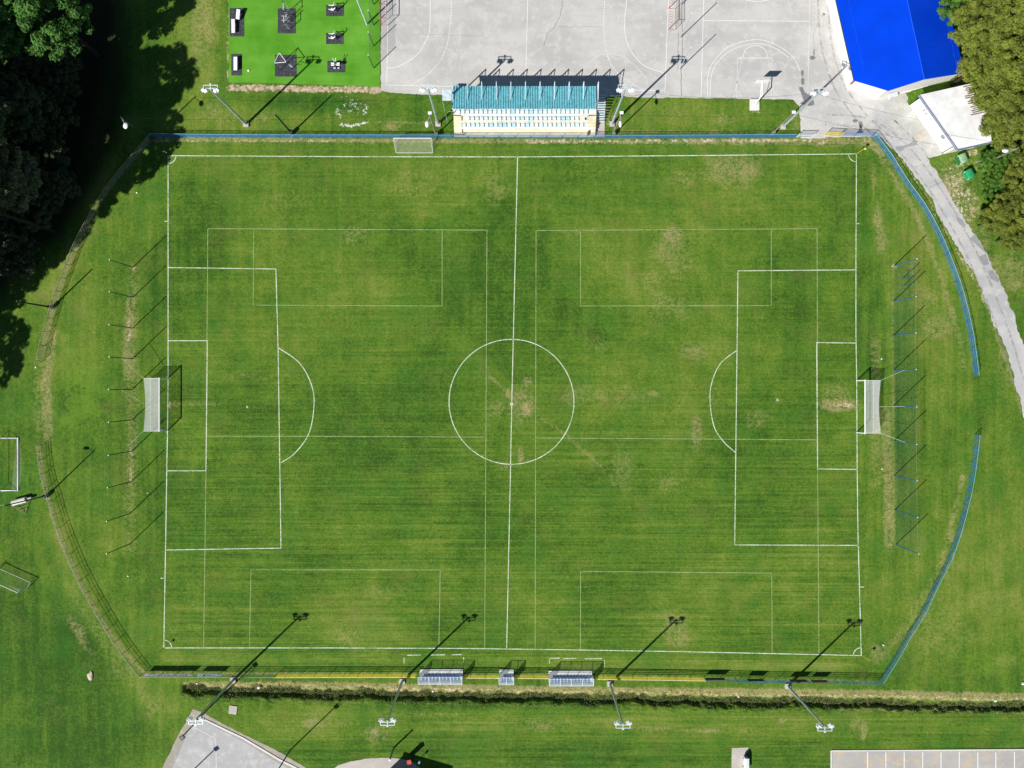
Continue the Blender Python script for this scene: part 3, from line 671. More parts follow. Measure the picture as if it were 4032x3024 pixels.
fence('long straight bright blue fence along the far touchline below the grandstand', [(592,526),(1000,530),(1500,531),(2000,532),(2600,532),(3138,529)], 1.3, M_BLUE, M_BLUE, M_LIGHTBLUE, M_MESHB, (.15,.35,.55,.78), 2.28, FG)
fence('short blue fence between the open yellow gate and the curved roadside fence', [(3318,522),(3449,525)], 1.35, M_BLUE, M_BLUE, M_BLUE, M_MESHB, (.3,.6,.8), 2.2, FG)
fence('curved blue fence beside the grey road, ending at the opening behind the right goal', [(3449,525),(3484,570),(3519,617),(3576,709),(3645,804),(3699,902),(3740,996),(3788,1126),(3818,1240),(3835,1322),(3845,1390),(3856,1477)], 1.35, M_BLUE, M_BLUE, M_LIGHTBLUE, M_MESHB, (.33,.66), 2.05, FG)
fence('curved teal blue fence at lower right, running down to the ditch corner', [(3860,1714),(3847,1824),(3831,1922),(3811,2006),(3785,2103),(3746,2212),(3699,2302),(3641,2426),(3601,2485),(3547,2583),(3478,2693)], 1.35, M_TEALB, M_BLUE, M_LIGHTBLUE, M_MESHT, (.33,.66), 2.05, FG)
fence('straight teal blue fence carrying four banners above the ditch', [(3478,2694),(3200,2690),(3000,2687),(2780,2681)], 1.35, M_TEALB, M_TEALB, M_BLUE, M_MESHT, (.4,.7), 2.1, FG)
YG = 'yellow rail fences between the dugouts'
fence('yellow rail fence right of the rightmost dugout, reaching the blue fence', [(2780,2681),(2600,2678),(2353,2675)], 1.3, M_YEL, M_YEL, M_PALEYEL, None, (.3,.55,.8), 2.1, YG, .045)
fence('yellow rail fence between the middle small dugout and the rightmost dugout', [(2160,2672),(2022,2671)], 1.3, M_YEL, M_YEL, M_PALEYEL, None, (.3,.55,.8), 2.1, YG, .045)
fence('yellow rail fence between the leftmost dugout and the small middle one', [(1966,2671),(1824,2670)], 1.3, M_YEL, M_YEL, M_PALEYEL, None, (.3,.55,.8), 2.1, YG, .045)
fence('longest yellow rail fence, left of the leftmost dugout', [(1636,2667),(1400,2667),(1082,2668)], 1.3, M_YEL, M_YEL, M_PALEYEL, None, (.3,.55,.8), 2.1, YG, .045)
fence('unpainted grey fence carrying the two lettered advertising boards', [(1082,2668),(800,2667),(546,2666)], 1.35, M_GREYRAIL, M_GREYRAIL, M_GREYTOP, M_MESHG, (.35,.7), 2.1, FG)
fence('curved unpainted fence at lower left, passing the grass roller', [(546,2666),(523,2639),(456,2548),(391,2444),(333,2342),(286,2248),(260,2187),(226,2100),(203,2027),(181,1947),(166,1907),(152,1835),(145,1754)], 1.35, M_GREYRAIL, M_GREYRAIL, M_GREYTOP, M_MESHG, (.33,.66), 2.05, FG)
fence('curved unpainted fence at upper left, emerging from the tree shade', [(590,525),(501,629),(450,690),(410,743),(362,822),(318,902),(282,974),(235,1090),(199,1195),(174,1283),(152,1363),(143,1421)], 1.35, M_GREYRAIL, M_RUSTRAIL, M_RUSTRAIL, M_MESHG, (.25,.5,.75), 2.05, FG)

def gate(label, x0, y0, x1, y1, h, mat, mat2, npick):
    a = Vector(g(x0, y0)); b = Vector(g(x1, y1)); root = thing('gate', (a.x, a.y, 0), label, 'gate')
    MB().tube((a.x, a.y, 0), (a.x, a.y, h), .05).build('hinge_post', mat, root)
    f = MB(); 
    for zz in (.12, h*.5, h-.05): f.tube((a.x, a.y, zz), (b.x, b.y, zz), .035, n=6)
    f.tube((b.x, b.y, .1), (b.x, b.y, h), .035, n=6); f.build('frame', mat, root)
    bars = MB()
    for i in range(1, npick): p = a+(b-a)*i/npick; bars.tube((p.x, p.y, .12), (p.x, p.y, h-.05), .018, n=5)
    bars.build('bars', mat2, root); return root
gate('pale blue barred gate panel leaning at the end of the long blue fence', 3136, 540, 3196, 540, 1.35, M_WHITE, M_TEALB, 12)
gate('open yellow barred gate at the pitch entrance from the plaza', 3247, 533, 3306, 537, 1.5, M_YEL, M_YEL, 14)
for lab, x in (('left white plate on the short blue fence by the yellow gate', 3366), ('right white plate on the short blue fence by the yellow gate', 3380)):
    p = g(x, 531.5); o = MB().box((p[0], p[1]-.07, .62), (.36, .03, .34)).build('plate', M_WHITE); tag(o, lab, 'sign', 'white plates on the blue fence')

# ------------------------------------------------------------------ boards
def text_mesh(body, size, mat, name='lettering'):
    cu = bpy.data.curves.new('t', 'FONT'); cu.body = body; cu.size = size; cu.align_x = 'CENTER'; cu.align_y = 'CENTER'; cu.extrude = .004
    o = bpy.data.objects.new('t', cu); COL.objects.link(o); dg = bpy.context.evaluated_depsgraph_get(); dg.update()
    me = bpy.data.meshes.new_from_object(o.evaluated_get(dg)); COL.objects.unlink(o); bpy.data.objects.remove(o)
    me.materials.clear(); me.materials.append(mat); me.name = name; return me
def board(label, x0, x1, ypx, mat, z0, z1, txt=None, tsize=.5, toff=0.0, group='advertising boards on the pitch fence', tx=1.0):
    h = (z0+z1)/2
    a = g(x0, ypx, 1.35); b = g(x1, ypx, 1.35); cx = (a[0]+b[0])/2; y = a[1]+.075
    root = thing('advertising_board', (cx, y, 0), label, 'board', group)
    vin = mat in (M_BOARD, M_BOARD2)
    if vin: MB().grid(lambda u, v: (cx+(.5-u)*abs(b[0]-a[0]), y+.012*math.sin(u*19)*math.sin(math.pi*v), z0+(z1-z0)*v), 30, 4).build('panel', mat, root)
    else: bevel(MB().box((cx, y, h), (abs(b[0]-a[0]), .03, z1-z0)).build('panel', mat, root), .005)
    f = MB()
    for zz in (z0-.015, z1+.015): f.box((cx, y, zz), (abs(b[0]-a[0])+.06, .05, .03))
    f.build('frame', M_GREYRAIL, root)
    if txt:
        me = text_mesh(txt, tsize, M_TEXT); o = bpy.data.objects.new('lettering', me); COL.objects.link(o); o.parent = root
        o.location = (toff, .022, h); o.rotation_euler = (R(90), 0, R(180)); o.scale = (tx, 1, 1)
    return root
board('long grey board with dark lettering, leftmost on the bottom fence', 562, 748, 2666, M_BOARD, .45, 1.30, 'BAKROTISAK d.d.', .74, 0, tx=1.02)
board('short pale blue board with small lettering, second from the bottom left corner', 772, 864, 2667, M_BOARD2, .45, 1.30, 'ENSIS \u25cf', .50, 0, tx=1.0)
board('dark picture banner where the yellow fence meets the blue one', 2782, 2858, 2681.5, M_BOARDK, .50, 1.28)
board('dark banner with white edge, second on the blue lower fence', 2948, 3012, 2686, M_BOARDK, .50, 1.28)
board('rusty brown board nearest the foot of the rightmost lower floodlight', 3117, 3184, 2689, M_BOARDR, .40, 1.28)
board('orange brown board, furthest right on the lower fence', 3202, 3264, 2690.5, M_BOARDO, .45, 1.28)

M_LNET = pm('fine_left_net', (.06, .12, .05), .9, alpha=.05)
# ------------------------------------------------------------------ ball stop nets
def ballstop(label, pts, h, postm, netm, anchors=None):
    P = [Vector(g(*p)) for p in pts]; C = P[len(P)//2]; root = thing('ball_stop_net', (C.x, C.y, 0), label, 'net fence')
    for p in P:
        o = MB().tube((p.x, p.y, -.05), (p.x, p.y, h), .07, .055, 8).build('post', postm, root)
        MB().tube((p.x, p.y, h), (p.x, p.y, h+.03), .075, n=8).build('cap', M_WHITE, o)
    if netm != M_LNET: MB().path([(p.x, p.y, h-.1) for p in P], .004, 4).build('top_cable', M_PALESTEEL, root)
    if netm:
        m = MB()
        for a, b in zip(P[:-1], P[1:]):
            nd = Vector((0, .0))
            m.grid(lambda u, v: (a.x+(b.x-a.x)*u+math.sin(v*3.1)*.25*math.sin(u*3.1), a.y+(b.y-a.y)*u, h-.12-(h-.2)*v), 4, 6)
        m.build('net', netm, root)
    return root
LP = [(524,1052),(524,1170),(523,1292),(523,1412),(521,1533),(521,1653.5),(520,1776),(517,1896.6),(513,2021),(513,2141)]
RP = [(3520,1047),(3517,1187),(3517,1322),(3518,1458),(3519.5,1597),(3520,1736),(3521,1872),(3523,2008),(3527,2144)]
M_BPOST = pm('dark_blue_post', (.02, .06, .10), .5); M_RPOST = pm('blue_post', (.02, .14, .34), .5)
ballstop('row of ten tall dark posts with fine net behind the left goal', LP, 6.0, M_BPOST, M_LNET)
ballstop('row of nine tall blue posts with green net behind the right goal', RP, 5.75, M_RPOST, M_BALLNET)
for lab, x, y in (('upper of two short dark posts behind the right ball net', 3555, 1096), ('lower of two short dark posts behind the right ball net', 3558, 1124)):
    p = g(x, y); r = thing('short_post', (p[0], p[1], 0), lab, 'post', 'short posts near the right ball net')
    MB().tube((p[0], p[1], 0), (p[0], p[1], 3.0), .05).build('shaft', M_RPOST, r); MB().tube((p[0], p[1], 1.7), (p[0]+.35, p[1]+.05, 1.7), .03, n=6).build('hook', M_PALESTEEL, r)
ballstop('line of low posts with dark green net beside the outdoor gym', [(1472,-70),(1472,18),(1472,99),(1472,181),(1472,268)], 4.0, M_DARKSTEEL, M_BALLNETG)
ballstop('two slim tall posts between the handball court and the basketball court', [(2681,20),(2678,149),(2675,273)], 6.6, M_STEEL, None)

# ------------------------------------------------------------------ goals
def goal(label, loc, rz, w, h, dtop, dbot, r, barm, netm, group=None, ropes=(), sag=.35, tilt=None):
    root = bpy.data.objects.new('goal', None); COL.objects.link(root); tag(root, label, 'goal', group)
    hw = w/2
    for s in (-1, 1): bevel(MB().tube((0, s*hw, 0), (0, s*hw, h), r, n=10).build('post', barm, root), .004)
    MB().tube((0, -hw-r, h), (0, hw+r, h), r, n=10).build('crossbar', barm, root)
    f = MB()
    for s in (-1, 1):
        f.path([(0, s*hw, h), (-dtop, s*hw, h-.15), (-dbot, s*hw, .03)], .022); f.tube((0, s*hw, .03), (-dbot, s*hw, .03), .022)
    f.tube((-dbot, -hw, .03), (-dbot, hw, .03), .03); f.build('net_frame', barm, root)
    n = MB(); cur = lambda v: sag*math.sin(math.pi*v)
    n.grid(lambda u, v: (-dtop*u+cur(v)*u*.7, -hw+w*v, h-.15*u-.10*math.sin(math.pi*u)*math.sin(math.pi*v)), 5, 14)
    n.grid(lambda u, v: (-dtop-(dbot-dtop)*u+cur(v)*(1-u)*.7, -hw+w*v, (h-.15)*(1-u)+.02), 5, 14)
    for s in (-1, 1): n.poly([(0, s*hw, .02), (0, s*hw, h), (-dtop, s*hw, h-.15), (-dbot, s*hw, .02)])
    n.build('net', netm, root)
    if ropes:
        m = MB()
        for a, b in ropes: m.tube(a, b, .022, n=5)
        m.build('guy_rope', M_NET2, root)
    root.location = loc; root.rotation_euler = tilt if tilt else (0, 0, rz); return root
M_NET2 = pm('pale_rope', (.62, .66, .45), .9)
gy = lambda a, b: (g(0, a)[1]+g(0, b)[1])/2
yl = gy(1489, 1694.5); xl = g(661, 0)[0]; yr = gy(1497, 1703); xr = g(3373, 0)[0]
def loc_l(nx, ny, hh): x, y = g(nx, ny, 0); return (x-xl, y-yl, hh)
def loc_r(nx, ny, hh): x, y = g(nx, ny, 0); return (-(x-xr), -(y-yr), hh)
W = 7.55
goal('full size white goal with box net on the left goal line', (xl, yl, 0), 0, W, 2.44, 2.35, 2.45, .09, M_WHITE, M_NET, 'match goals',
     ropes=[((-2.35, W/2, 2.3), loc_l(523, 1412, 3.0)), ((-2.2, .1, 2.3), loc_l(521, 1533, 3.0)), ((-2.35, -W/2, 2.3), loc_l(520, 1776, 3.0))])
goal('full size white goal with box net on the right goal line', (xr, yr, 0), math.pi, W, 2.44, 2.3, 2.4, .09, M_WHITE, M_NET, 'match goals',
     ropes=[((-2.3, -W/2, 2.3), loc_r(3518, 1458, 3.0)), ((-2.0, 0, 2.3), loc_r(3519.5, 1597, 3.0)), ((-2.3, W/2, 2.3), loc_r(3520, 1736, 3.0))])
p = g(1624, 544, 2.0); goal('smaller white goal with torn net parked against the far blue fence', (p[0], p[1], 0), R(90), 5.35, 2.0, .5, 1.45, .05, M_WHITE, M_NETTHIN, 'spare goals')
a = Vector(g(108, 2317)); b = Vector(g(-22, 2259)); c = (a+b)/2
goal('small goal with thin net at the left edge, standing on the dark grass', (c.x, c.y, 0), R(-114), 5.3, 2.05, .5, 1.0, .05, M_WHITE, M_NETTHIN, 'spare goals')
# tipped goal beside the roller: lies on its mouth frame, net frame standing up
c = Vector(g(5, 1829)); root = thing('goal', (c.x, c.y, 0), 'full size goal tipped over on its front beside the grass roller', 'goal', 'spare goals')
y0 = g(0, 1725)[1]; y1 = g(0, 1931)[1]; x0 = g(5, 0)[0]; x1 = g(72, 0)[0]
for yy in (y0, y1): MB().tube((x0, yy, .08), (x1, yy+.02, .08), .10, n=10).build('post', M_WHITE, root)
MB().tube((x1, y0+.07, .08), (x1, y1-.07, .08), .10, n=10).build('crossbar', M_WHITE, root)
f = MB()
for yy in (y0, y1): f.path([(x0, yy, .08), (x0-.1, yy, 1.5)], .03); f.tube((x0-.1, yy, 1.5), (x1, yy, .12), .022)
f.tube((x0-.1, y0, 1.5), (x0-.1, y1, 1.5), .03); f.build('net_frame', M_DARKSTEEL, root)
m = MB(); m.grid(lambda u, v: (x1+(.55*math.sin(math.pi*v)**.6*u-.9*(1-u)*(.25+.75*v**2)), y0+(y1-y0)*v, .05+.35*(1-u)*math.sin(math.pi*v)), 5, 16); m.build('net', M_NETTHIN, root)
# handball goals on the court
def hgoal(label, mx, y0p, y1p, sgn):
    a = g(mx, y0p); b = g(mx, y1p); cy = (a[1]+b[1])/2; w = abs(a[1]-b[1]); root = thing('handball_goal', (a[0], cy, 0), label, 'goal', 'handball goals'); x = a[0]
    for q, yy in enumerate((a[1], b[1])):
        for k in range(10):
            pass
        m = MB(); m2 = MB()
        for k in range(10): (m if k % 2 else m2).box((x, yy, .1+.2*k), (.08, .08, .2))
        o = m.build('post', M_WHITE, root); m2.build('red_bands', M_RED, o)
    m = MB(); m2 = MB()
    for k in range(16): (m if k % 2 else m2).box((x, a[1]+(b[1]-a[1])*(k+.5)/16, 2.04), (.08, w/16, .08))
    o = m.build('crossbar', M_WHITE, root); m2.build('red_bands', M_RED, o)
    f = MB()
    for yy in (a[1], b[1]): f.path([(x, yy, 2.0), (x+sgn*.9, yy, 1.95), (x+sgn*1.1, yy, .05), (x, yy, .05)], .03)
    f.tube((x+sgn*1.1, a[1], .05), (x+sgn*1.1, b[1], .05), .03); f.tube((x+sgn*.9, a[1], 1.95), (x+sgn*.9, b[1], 1.95), .03); f.build('net_frame', M_PINK, root)
    n = MB(); n.grid(lambda u, v: (x+sgn*(.9+.2*u), a[1]+(b[1]-a[1])*v, 1.95*(1-u)+.03), 3, 6); n.build('net', M_NETTHIN, root)
hgoal('red and white handball goal on the left edge of the court near the gym', 1528, 100, 19, -1)
hgoal('red and white handball goal on the right side of the court near the slim posts', 2630, 118, 35, 1)

# ------------------------------------------------------------------ corner flags
def flag(label, x, y, m, lean=(0, 0)):
    p = g(x, y); r = thing('corner_flag', (p[0], p[1], 0), label, 'corner flag', 'corner flags')
    MB().tube((p[0], p[1], 0), (p[0]+lean[0], p[1]+lean[1], 1.7), .03, n=6).build('pole', m, r)
    a = Vector((p[0]+lean[0], p[1]+lean[1], 1.68))
    MB().grid(lambda u, v: (a.x+.42*u, a.y+.12*math.sin(u*5)+.1*u, a.z-.38*v-.1*u), 5, 3).build('flag_cloth', M_PALEYEL if m != M_WHITE else M_WHITE, r)
flag('corner flag at the top left pitch corner in the tree shade', 662, 612, M_DARKSTEEL)
flag('yellow corner flag at the top right corner near the yellow gate', 3373, 605, M_YEL, (.25, .15))
flag('corner flag with small pale cloth at the bottom left pitch corner', 646, 2552, M_DARKSTEEL)
flag('yellow corner flag at the bottom right pitch corner', 3393, 2581, M_YEL, (.45, -.1))

# ------------------------------------------------------------------ dugouts
def dugout(label, x0, x1, ys, nseat, gp):
    X0 = g(x0, 0)[0]; X1 = g(x1, 0)[0]; yf = g(0, ys)[1]; yb = yf-1.22; root = thing('dugout', ((X0+X1)/2, yb, 0), label, 'dugout', gp); wd = X1-X0
    bevel(MB().box(((X0+X1)/2, (yf+yb)/2-.1, .08), (wd, yf-yb+.35, .16)).build('floor_slab', M_LEDGEW, root), .01)
    prof = [(yb-.27, .16), (yb-.32, 1.2), (yb-.18, 1.85), (yb+.25, 2.12), (yb+.95, 2.15)]
    pan = MB()
    for (ya, za), (yc, zc) in zip(prof[:-1], prof[1:]): pan.poly([(X0, ya, za), (X1, ya, za), (X1, yc, zc), (X0, yc, zc)])
    pan.build('canopy', M_POLY, root)
    for s, xx in ((0, X0), (1, X1)):
        m = MB(); m.poly([(xx, yb-.27, .16), (xx, yb-.32, 1.2), (xx, yb-.18, 1.85), (xx, yb+.25, 2.12), (xx, yb+.95, 2.15), (xx, yb+.75, .16)]); m.build('side_panel', M_POLYEND, root)
    nb = max(2, round(nseat/3)); f = MB()
    for i in range(nb+1):
        xx = X0+wd*i/nb; f.path([(xx, y_, z_) for y_, z_ in prof], .035)
    for y_, z_ in (prof[-1], prof[2], prof[1], (yb-.15, .2)): f.tube((X0, y_, z_), (X1, y_, z_), .035)
    f.build('frame', M_WHITE, root)
    for i in range(nseat):
        xx = X0+.28+(wd-.56)*(i+.5)/nseat; s = MB(); sw = (wd-.56)/nseat*.78
        s.box((xx, yb+.20, .50), (sw, .42, .06)); s.box((xx, yb-.02, .86), (sw, .07, .74), 0, R(10)); s.box((xx, yb+.20, .32), (.06, .06, .32))
        bevel(s.build('seat', M_SEATB, root), .02)
DG = 'translucent covered dugouts on the near touchline'
dugout('long translucent dugout with a row of blue seats, leftmost of the three', 1654, 1823, 2636, 11, DG)
dugout('small four seat dugout standing between the two long ones', 1966, 2023, 2637, 4, DG)
dugout('long translucent dugout with a row of blue seats, rightmost of the three', 2160, 2331, 2642, 12, DG)

# ------------------------------------------------------------------ grandstand
def grandstand():
    X0, X1 = -8.40, 12.10
    root = thing('grandstand', ((X0+X1)/2, 38.7, 0), 'small grandstand with turquoise corrugated roof and three rows of pale seats', 'grandstand')
    for i, (ya, yb, hh, mt) in enumerate(((35.98, 36.90, .38, M_LEDGE), (36.90, 37.68, .85, M_LEDGEW), (37.68, 38.45, 1.30, M_LEDGE), (38.45, 39.9, 1.75, M_LEDGEW))):
        o = MB().box(((X0+X1)/2, (ya+yb)/2, hh/2), (X1-X0, yb-ya, hh)).build('terrace_step', mt, root); bevel(o, .02)
    for xa in (X0, X1-1.15):
        st = MB()
        for k in range(6): st.box((xa+.575, 36.6+.36*k, (.38+.23*k)/2+.12), (1.12, .36, .38+.23*k+.2))
        st.build('aisle_steps', M_LEDGE, root)
    MB().box(((X0+X1)/2, 39.98, 1.75), (X1-X0, .12, 3.5)).build('back_wall', M_WALLC, root)
    seat = MB()
    seat.grid(lambda u, v: ((u-.5)*.50, (v-.5)*.50, .06*((2*u-1)**2)+.03+.05*(2*v-1)**2), 4, 4)
    seat.grid(lambda u, v: ((u-.5)*.48*(1-.25*v*v), .25+.05*v+.05*(1-(2*u-1)**2), .04+.34*v), 4, 4); seat.box((0, 0, -.03), (.30, .30, .06))
    proto = None
    def xr_(a, n): return [g(1500+(a+39.65*i)/2.212, 450, 1.5)[0] for i in range(n)]
    rows = [(xr_(675, 29), 38.84, 1.82), ([q for i, q in enumerate(xr_(757, 27)) if i != 25], 38.10, 1.37), (xr_(722, 28), 37.32, .92)]
    for xs, yy, zz in rows:
        for x in xs:
            if proto is None:
                proto = seat.build('seat', M_SEATW, None, smooth=True); proto.parent = root; o = proto
                sol = o.modifiers.new('thick', 'SOLIDIFY'); sol.thickness = .02
            else: o = proto.copy(); COL.objects.link(o)
            o.location = Vector((x, yy, zz))-root.location
    mt = MB().blob((g(1500+1782/2.212, 470, 1.4)[0], 38.12, 1.5), (.16, .22, .05)).build('seat_pad', pm('purple_plastic', (.06, .02, .22), .5), root); mt['label'] = 'dark purple seat pad'
    # roof
    RX0, RX1, YF, YR, ZF, ZR = -8.33, 12.07, 38.14, 41.50, 5.0, 4.5
    per = .34; n = int((RX1-RX0)/per); m = MB()
    pr = [(0, 0), (.30, 0), (.42, .10), (.86, .10), (1.0, 0)]
    xs = []
    for i in range(n):
        for q, zz in pr[:-1]: xs.append((RX0+(i+q)*per, zz))
    xs.append((RX0+n*per, 0))
    for (xa, za), (xb, zb) in zip(xs[:-1], xs[1:]): m.poly([(xa, YF, ZF+za), (xb, YF, ZF+zb), (xb, YR, ZR+zb), (xa, YR, ZR+za)])
    m.build('roof', M_ROOFC, root)
    MB().box(((RX0+RX1)/2, YF-.02, ZF-.03), (RX1-RX0, .06, .10)).build('fascia', M_PALESTEEL, root)
    for i in range(11):
        xx = RX0+.12+(RX1-RX0-.24)*i/10; t = MB()
        t.box((xx, YR+.18, 2.75), (.10, .16, 5.5)); t.tube((xx, YR+.18, 5.55), (xx, YF+1.35, 4.92), .055); t.tube((xx, YR+.18, 4.95), (xx, YR-.7, 4.66), .03)
        t.box((xx, (YF+YR)/2, (ZF+ZR)/2-.12), (.08, YR-YF+.3, .12), 0, math.atan2(ZR-ZF, YR-YF)); t.build('truss', M_PALESTEEL, root)
    # side awning with stairs, left
    a0 = g(1742, 353, 2.6); a1 = g(1779, 396, 2.6); m = MB(); k = 8; wx = (a1[0]-a0[0])
    for i in range(k):
        xa = a0[0]+wx*i/k; m.poly([(xa, a1[1], 2.5), (xa+wx/k*.6, a1[1], 2.56), (xa+wx/k*.6, a0[1], 2.66), (xa, a0[1], 2.6)]); m.poly([(xa+wx/k*.6, a1[1], 2.56), (xa+wx/k, a1[1], 2.5), (xa+wx/k, a0[1], 2.6), (xa+wx/k*.6, a0[1], 2.66)])
    m.build('side_awning', M_PALESTEEL, root); f = MB()
    for xx, yy in ((a0[0], a0[1]), (a0[0], a1[1])): f.tube((xx, yy, 0), (xx, yy, 2.55), .035)
    f.path([(a0[0], a1[1], 2.1), (a0[0]+.5, a1[1]-2.2, .9), (a0[0]+.5, a1[1]-2.2, 0)], .03); f.tube((a0[0]+.25, a1[1]-1.1, 1.4), (X0, a1[1]-1.1, 1.4), .025); f.build('side_railing', M_STEEL, root)
    # right stairs
    s = MB(); sx = g(2368, 400, 2)[0]
    for k in range(12): s.box((sx+.05, 41.1-.27*k, 2.55-.19*k), (1.15, .20, .05))
    s.build('side_stairs', M_PALESTEEL, root); f = MB()
    f.path([(sx+.65, 41.3, 3.5), (sx+.65, 38.0, 1.1), (sx+.65, 36.2, 1.0), (sx+.65, 36.2, 0)], .03); f.tube((sx+.65, 41.3, 3.5), (sx+.65, 41.3, 0), .03); f.tube((sx+.65, 39.2, 2.0), (sx+.65, 39.2, 0), .03); f.build('stair_railing', M_DARKSTEEL, root)
    f = MB(); f.box((X0+.7, 36.1, .9), (1.3, .06, .06)); f.box((X0+.7, 36.1, .6), (1.3, .05, .05)); f.box((X0+1.32, 36.1, .65), (.08, .12, .6)); f.box((X1-1.15, 36.25, .7), (.12, .5, .8)); f.build('front_rail', M_GREYRAIL, root)
grandstand()
sheet('stand_path', [(2345,382),(2381,384),(2381,540),(2343,540)], .03, M_PAD, .01, seed=31)

# ------------------------------------------------------------------ floodlights and lamp posts
def floodlight(name='floodlight', south=False):
    root = bpy.data.objects.new(name, None); COL.objects.link(root); h = 12.1; s = -1 if south else 1
    MB().box((0, 0, .12), (.75, .75, .26)).build('footing', M_PAD, root)
    MB().tube((0, 0, .2), (0, 0, h), .19, .11, 12).build('mast', M_STEEL, root, smooth=False)
    f = MB()
    f.box((0, .12*s, h+.05), (2.05, .09, .09)); f.box((0, .52*s, h+.05), (1.85, .09, .09)); f.box((0, .3*s, h+.05), (.10, .75, .10)); f.box((-.9, .3*s, h+.05), (.08, .5, .08)); f.box((.9, .3*s, h+.05), (.08, .5, .08))
    f.box((0, .62*s, h+.05), (.22, .22, .16)); f.build('crossarm', M_PALESTEEL, root)
    for i, (x, y, r_) in enumerate(((-.92, -.12, 28), (-.62, -.22, 28), (.62, -.22, -28), (.92, -.12, -28))):
        o = MB().box((x, y*s, h+.1), (.44, .40, .20), R(r_*s), R(35*s)).build('lamp', M_WHITE, root); bevel(o, .03)
        MB().box((x, y*s-.16*s, h-.02), (.36, .05, .16), R(r_*s), R(35*s)).build('lamp_lens', M_LAMPGLASS, o).parent = o
    return root
fn = floodlight(); fs = floodlight(south=True); first = {id(fn): True, id(fs): True}
for src, x, y, lab in ((fn, 970, 490, 'floodlight mast beside the outdoor gym, leftmost on the far side'), (fn, 1725, 489, 'floodlight mast just left of the grandstand'), (fn, 2409, 489, 'floodlight mast just right of the grandstand'), (fn, 3082, 500, 'floodlight mast whose head hangs over the plaza near the blue roof'),
                       (fs, 919, 2677, 'floodlight mast whose head hangs over the grey rink corner'), (fs, 1584, 2681, 'floodlight mast left of the leftmost dugout'), (fs, 2401, 2691, 'floodlight mast right of the rightmost dugout'), (fs, 3101, 2701, 'floodlight mast rising by the banners, rightmost on the near side')):
    p = g(x, y)
    if first.pop(id(src), None): src.location = (p[0], p[1], 0); o = src
    else: o = copy_tree(src, (p[0], p[1], 0), 0)
    o['label'] = lab; o['category'] = 'floodlight'; o['group'] = 'floodlight masts around the pitch'
def lamp_post(label, x, y, h, arm, mat, head=True, box=False, group='street lamps', r=.11):
    p = g(x, y); X, Y = p; root = thing('lamp_post', (X, Y, 0), label, 'lamp post', group)
    MB().tube((X, Y, 0), (X, Y, h), r, r*.7, 10).build('pole', mat, root); A = Vector((X+arm[0], Y+arm[1], h+.15))
    MB().tube((X, Y, h-.25), A, .03).build('arm', M_PALESTEEL, root); d = Vector((arm[0], arm[1], 0)).normalized()
    if head: MB().blob(A+d*.3, (.2+.28*abs(d.x), .2+.28*abs(d.y), .12), 10, 6, 0).build('lamp_head', M_WHITE, root, smooth=True)
    if box: bevel(MB().box((X+.05, Y+.12, h+.12), (.5, .38, .16)).build('junction_box', M_WHITE, root), .02)
    if h < 9: bevel(MB().box((X+.1, Y, .5), (.45, .45, 1.0)).build('base_block', mat if mat == M_WOOD else M_DARKSTEEL, root), .03)
lamp_post('wooden lamp post between the grandstand and the floodlight on its left', 1717, 533, 8.0, (-.25, -1.1), M_WOOD, box=True)
lamp_post('wooden lamp post beside the floodlight right of the grandstand', 2412, 532, 8.0, (-.1, -1.1), M_WOOD, box=True)
lamp_post('wooden lamp post under the floodlight near the plaza', 3036, 530, 8.0, (.3, .2), M_WOOD, head=False, box=True)
lamp_post('lamp post in tree shade at the top left fence corner', 597, 545, 8.0, (.55, -.9), M_DARKSTEEL)
lamp_post('dark post leaning out of the upper left fence', 206, 1210, 7.2, (-.02, .02), M_BLACK, head=False, r=.13)
lamp_post('lamp post rising over the grass roller at left', 186, 1951, 8.6, (-1.0, .15), M_DARKSTEEL)
lamp_post('short black mast near the sand strip below the gym', 1149, 525, 7.2, (-.02, .02), M_BLACK, head=False, r=.13)
lamp_post('street lamp with white head above the green bushes at right', 3852, 656, 8.0, (-1.5, -.35), M_WOOD)
lamp_post('pale mast on a concrete block beside the outdoor gym net', 1445, 96, 9.0, (.02, .2), M_PALESTEEL, head=False, r=.14)
def area_light(label, x, y, h):
    p = g(x, y); X, Y = p; root = thing('area_light', (X, Y, 0), label, 'light pole', 'area lights of the lower courts')
    MB().tube((X, Y, 0), (X, Y, h), .10, .08, 8).build('pole', M_DARKSTEEL, root); bevel(MB().box((X, Y-.1, h+.06), (.66, .6, .16), R(35)).build('lamp_box', M_BLACK, root), .03)
    MB().box((X, Y-.1, h+.15), (.30, .16, .02), R(35)).build('top_plate', M_GREY, root)
area_light('thin pole with square black lamp over the left rim of the rink', 824, 2787, 8.3)
area_light('thin pole rising out of frame right of the rink, base in grass', 1142, 2954, 8.4)
area_light('light pole beyond the bottom edge that shades the rink floor', 674, 3115, 8.2)
p = g(1550, 2945); r = thing('bollard_post', (p[0], p[1], 0), 'stout dark post at the rim of the round pad', 'post'); MB().tube((p[0], p[1], 0), (p[0], p[1], 3.3), .14, .11, 10).build('shaft', M_WOOD, r); MB().tube((p[0], p[1], 3.3), (p[0], p[1], 3.38), .16, n=10).build('cap', M_WHITE, r)
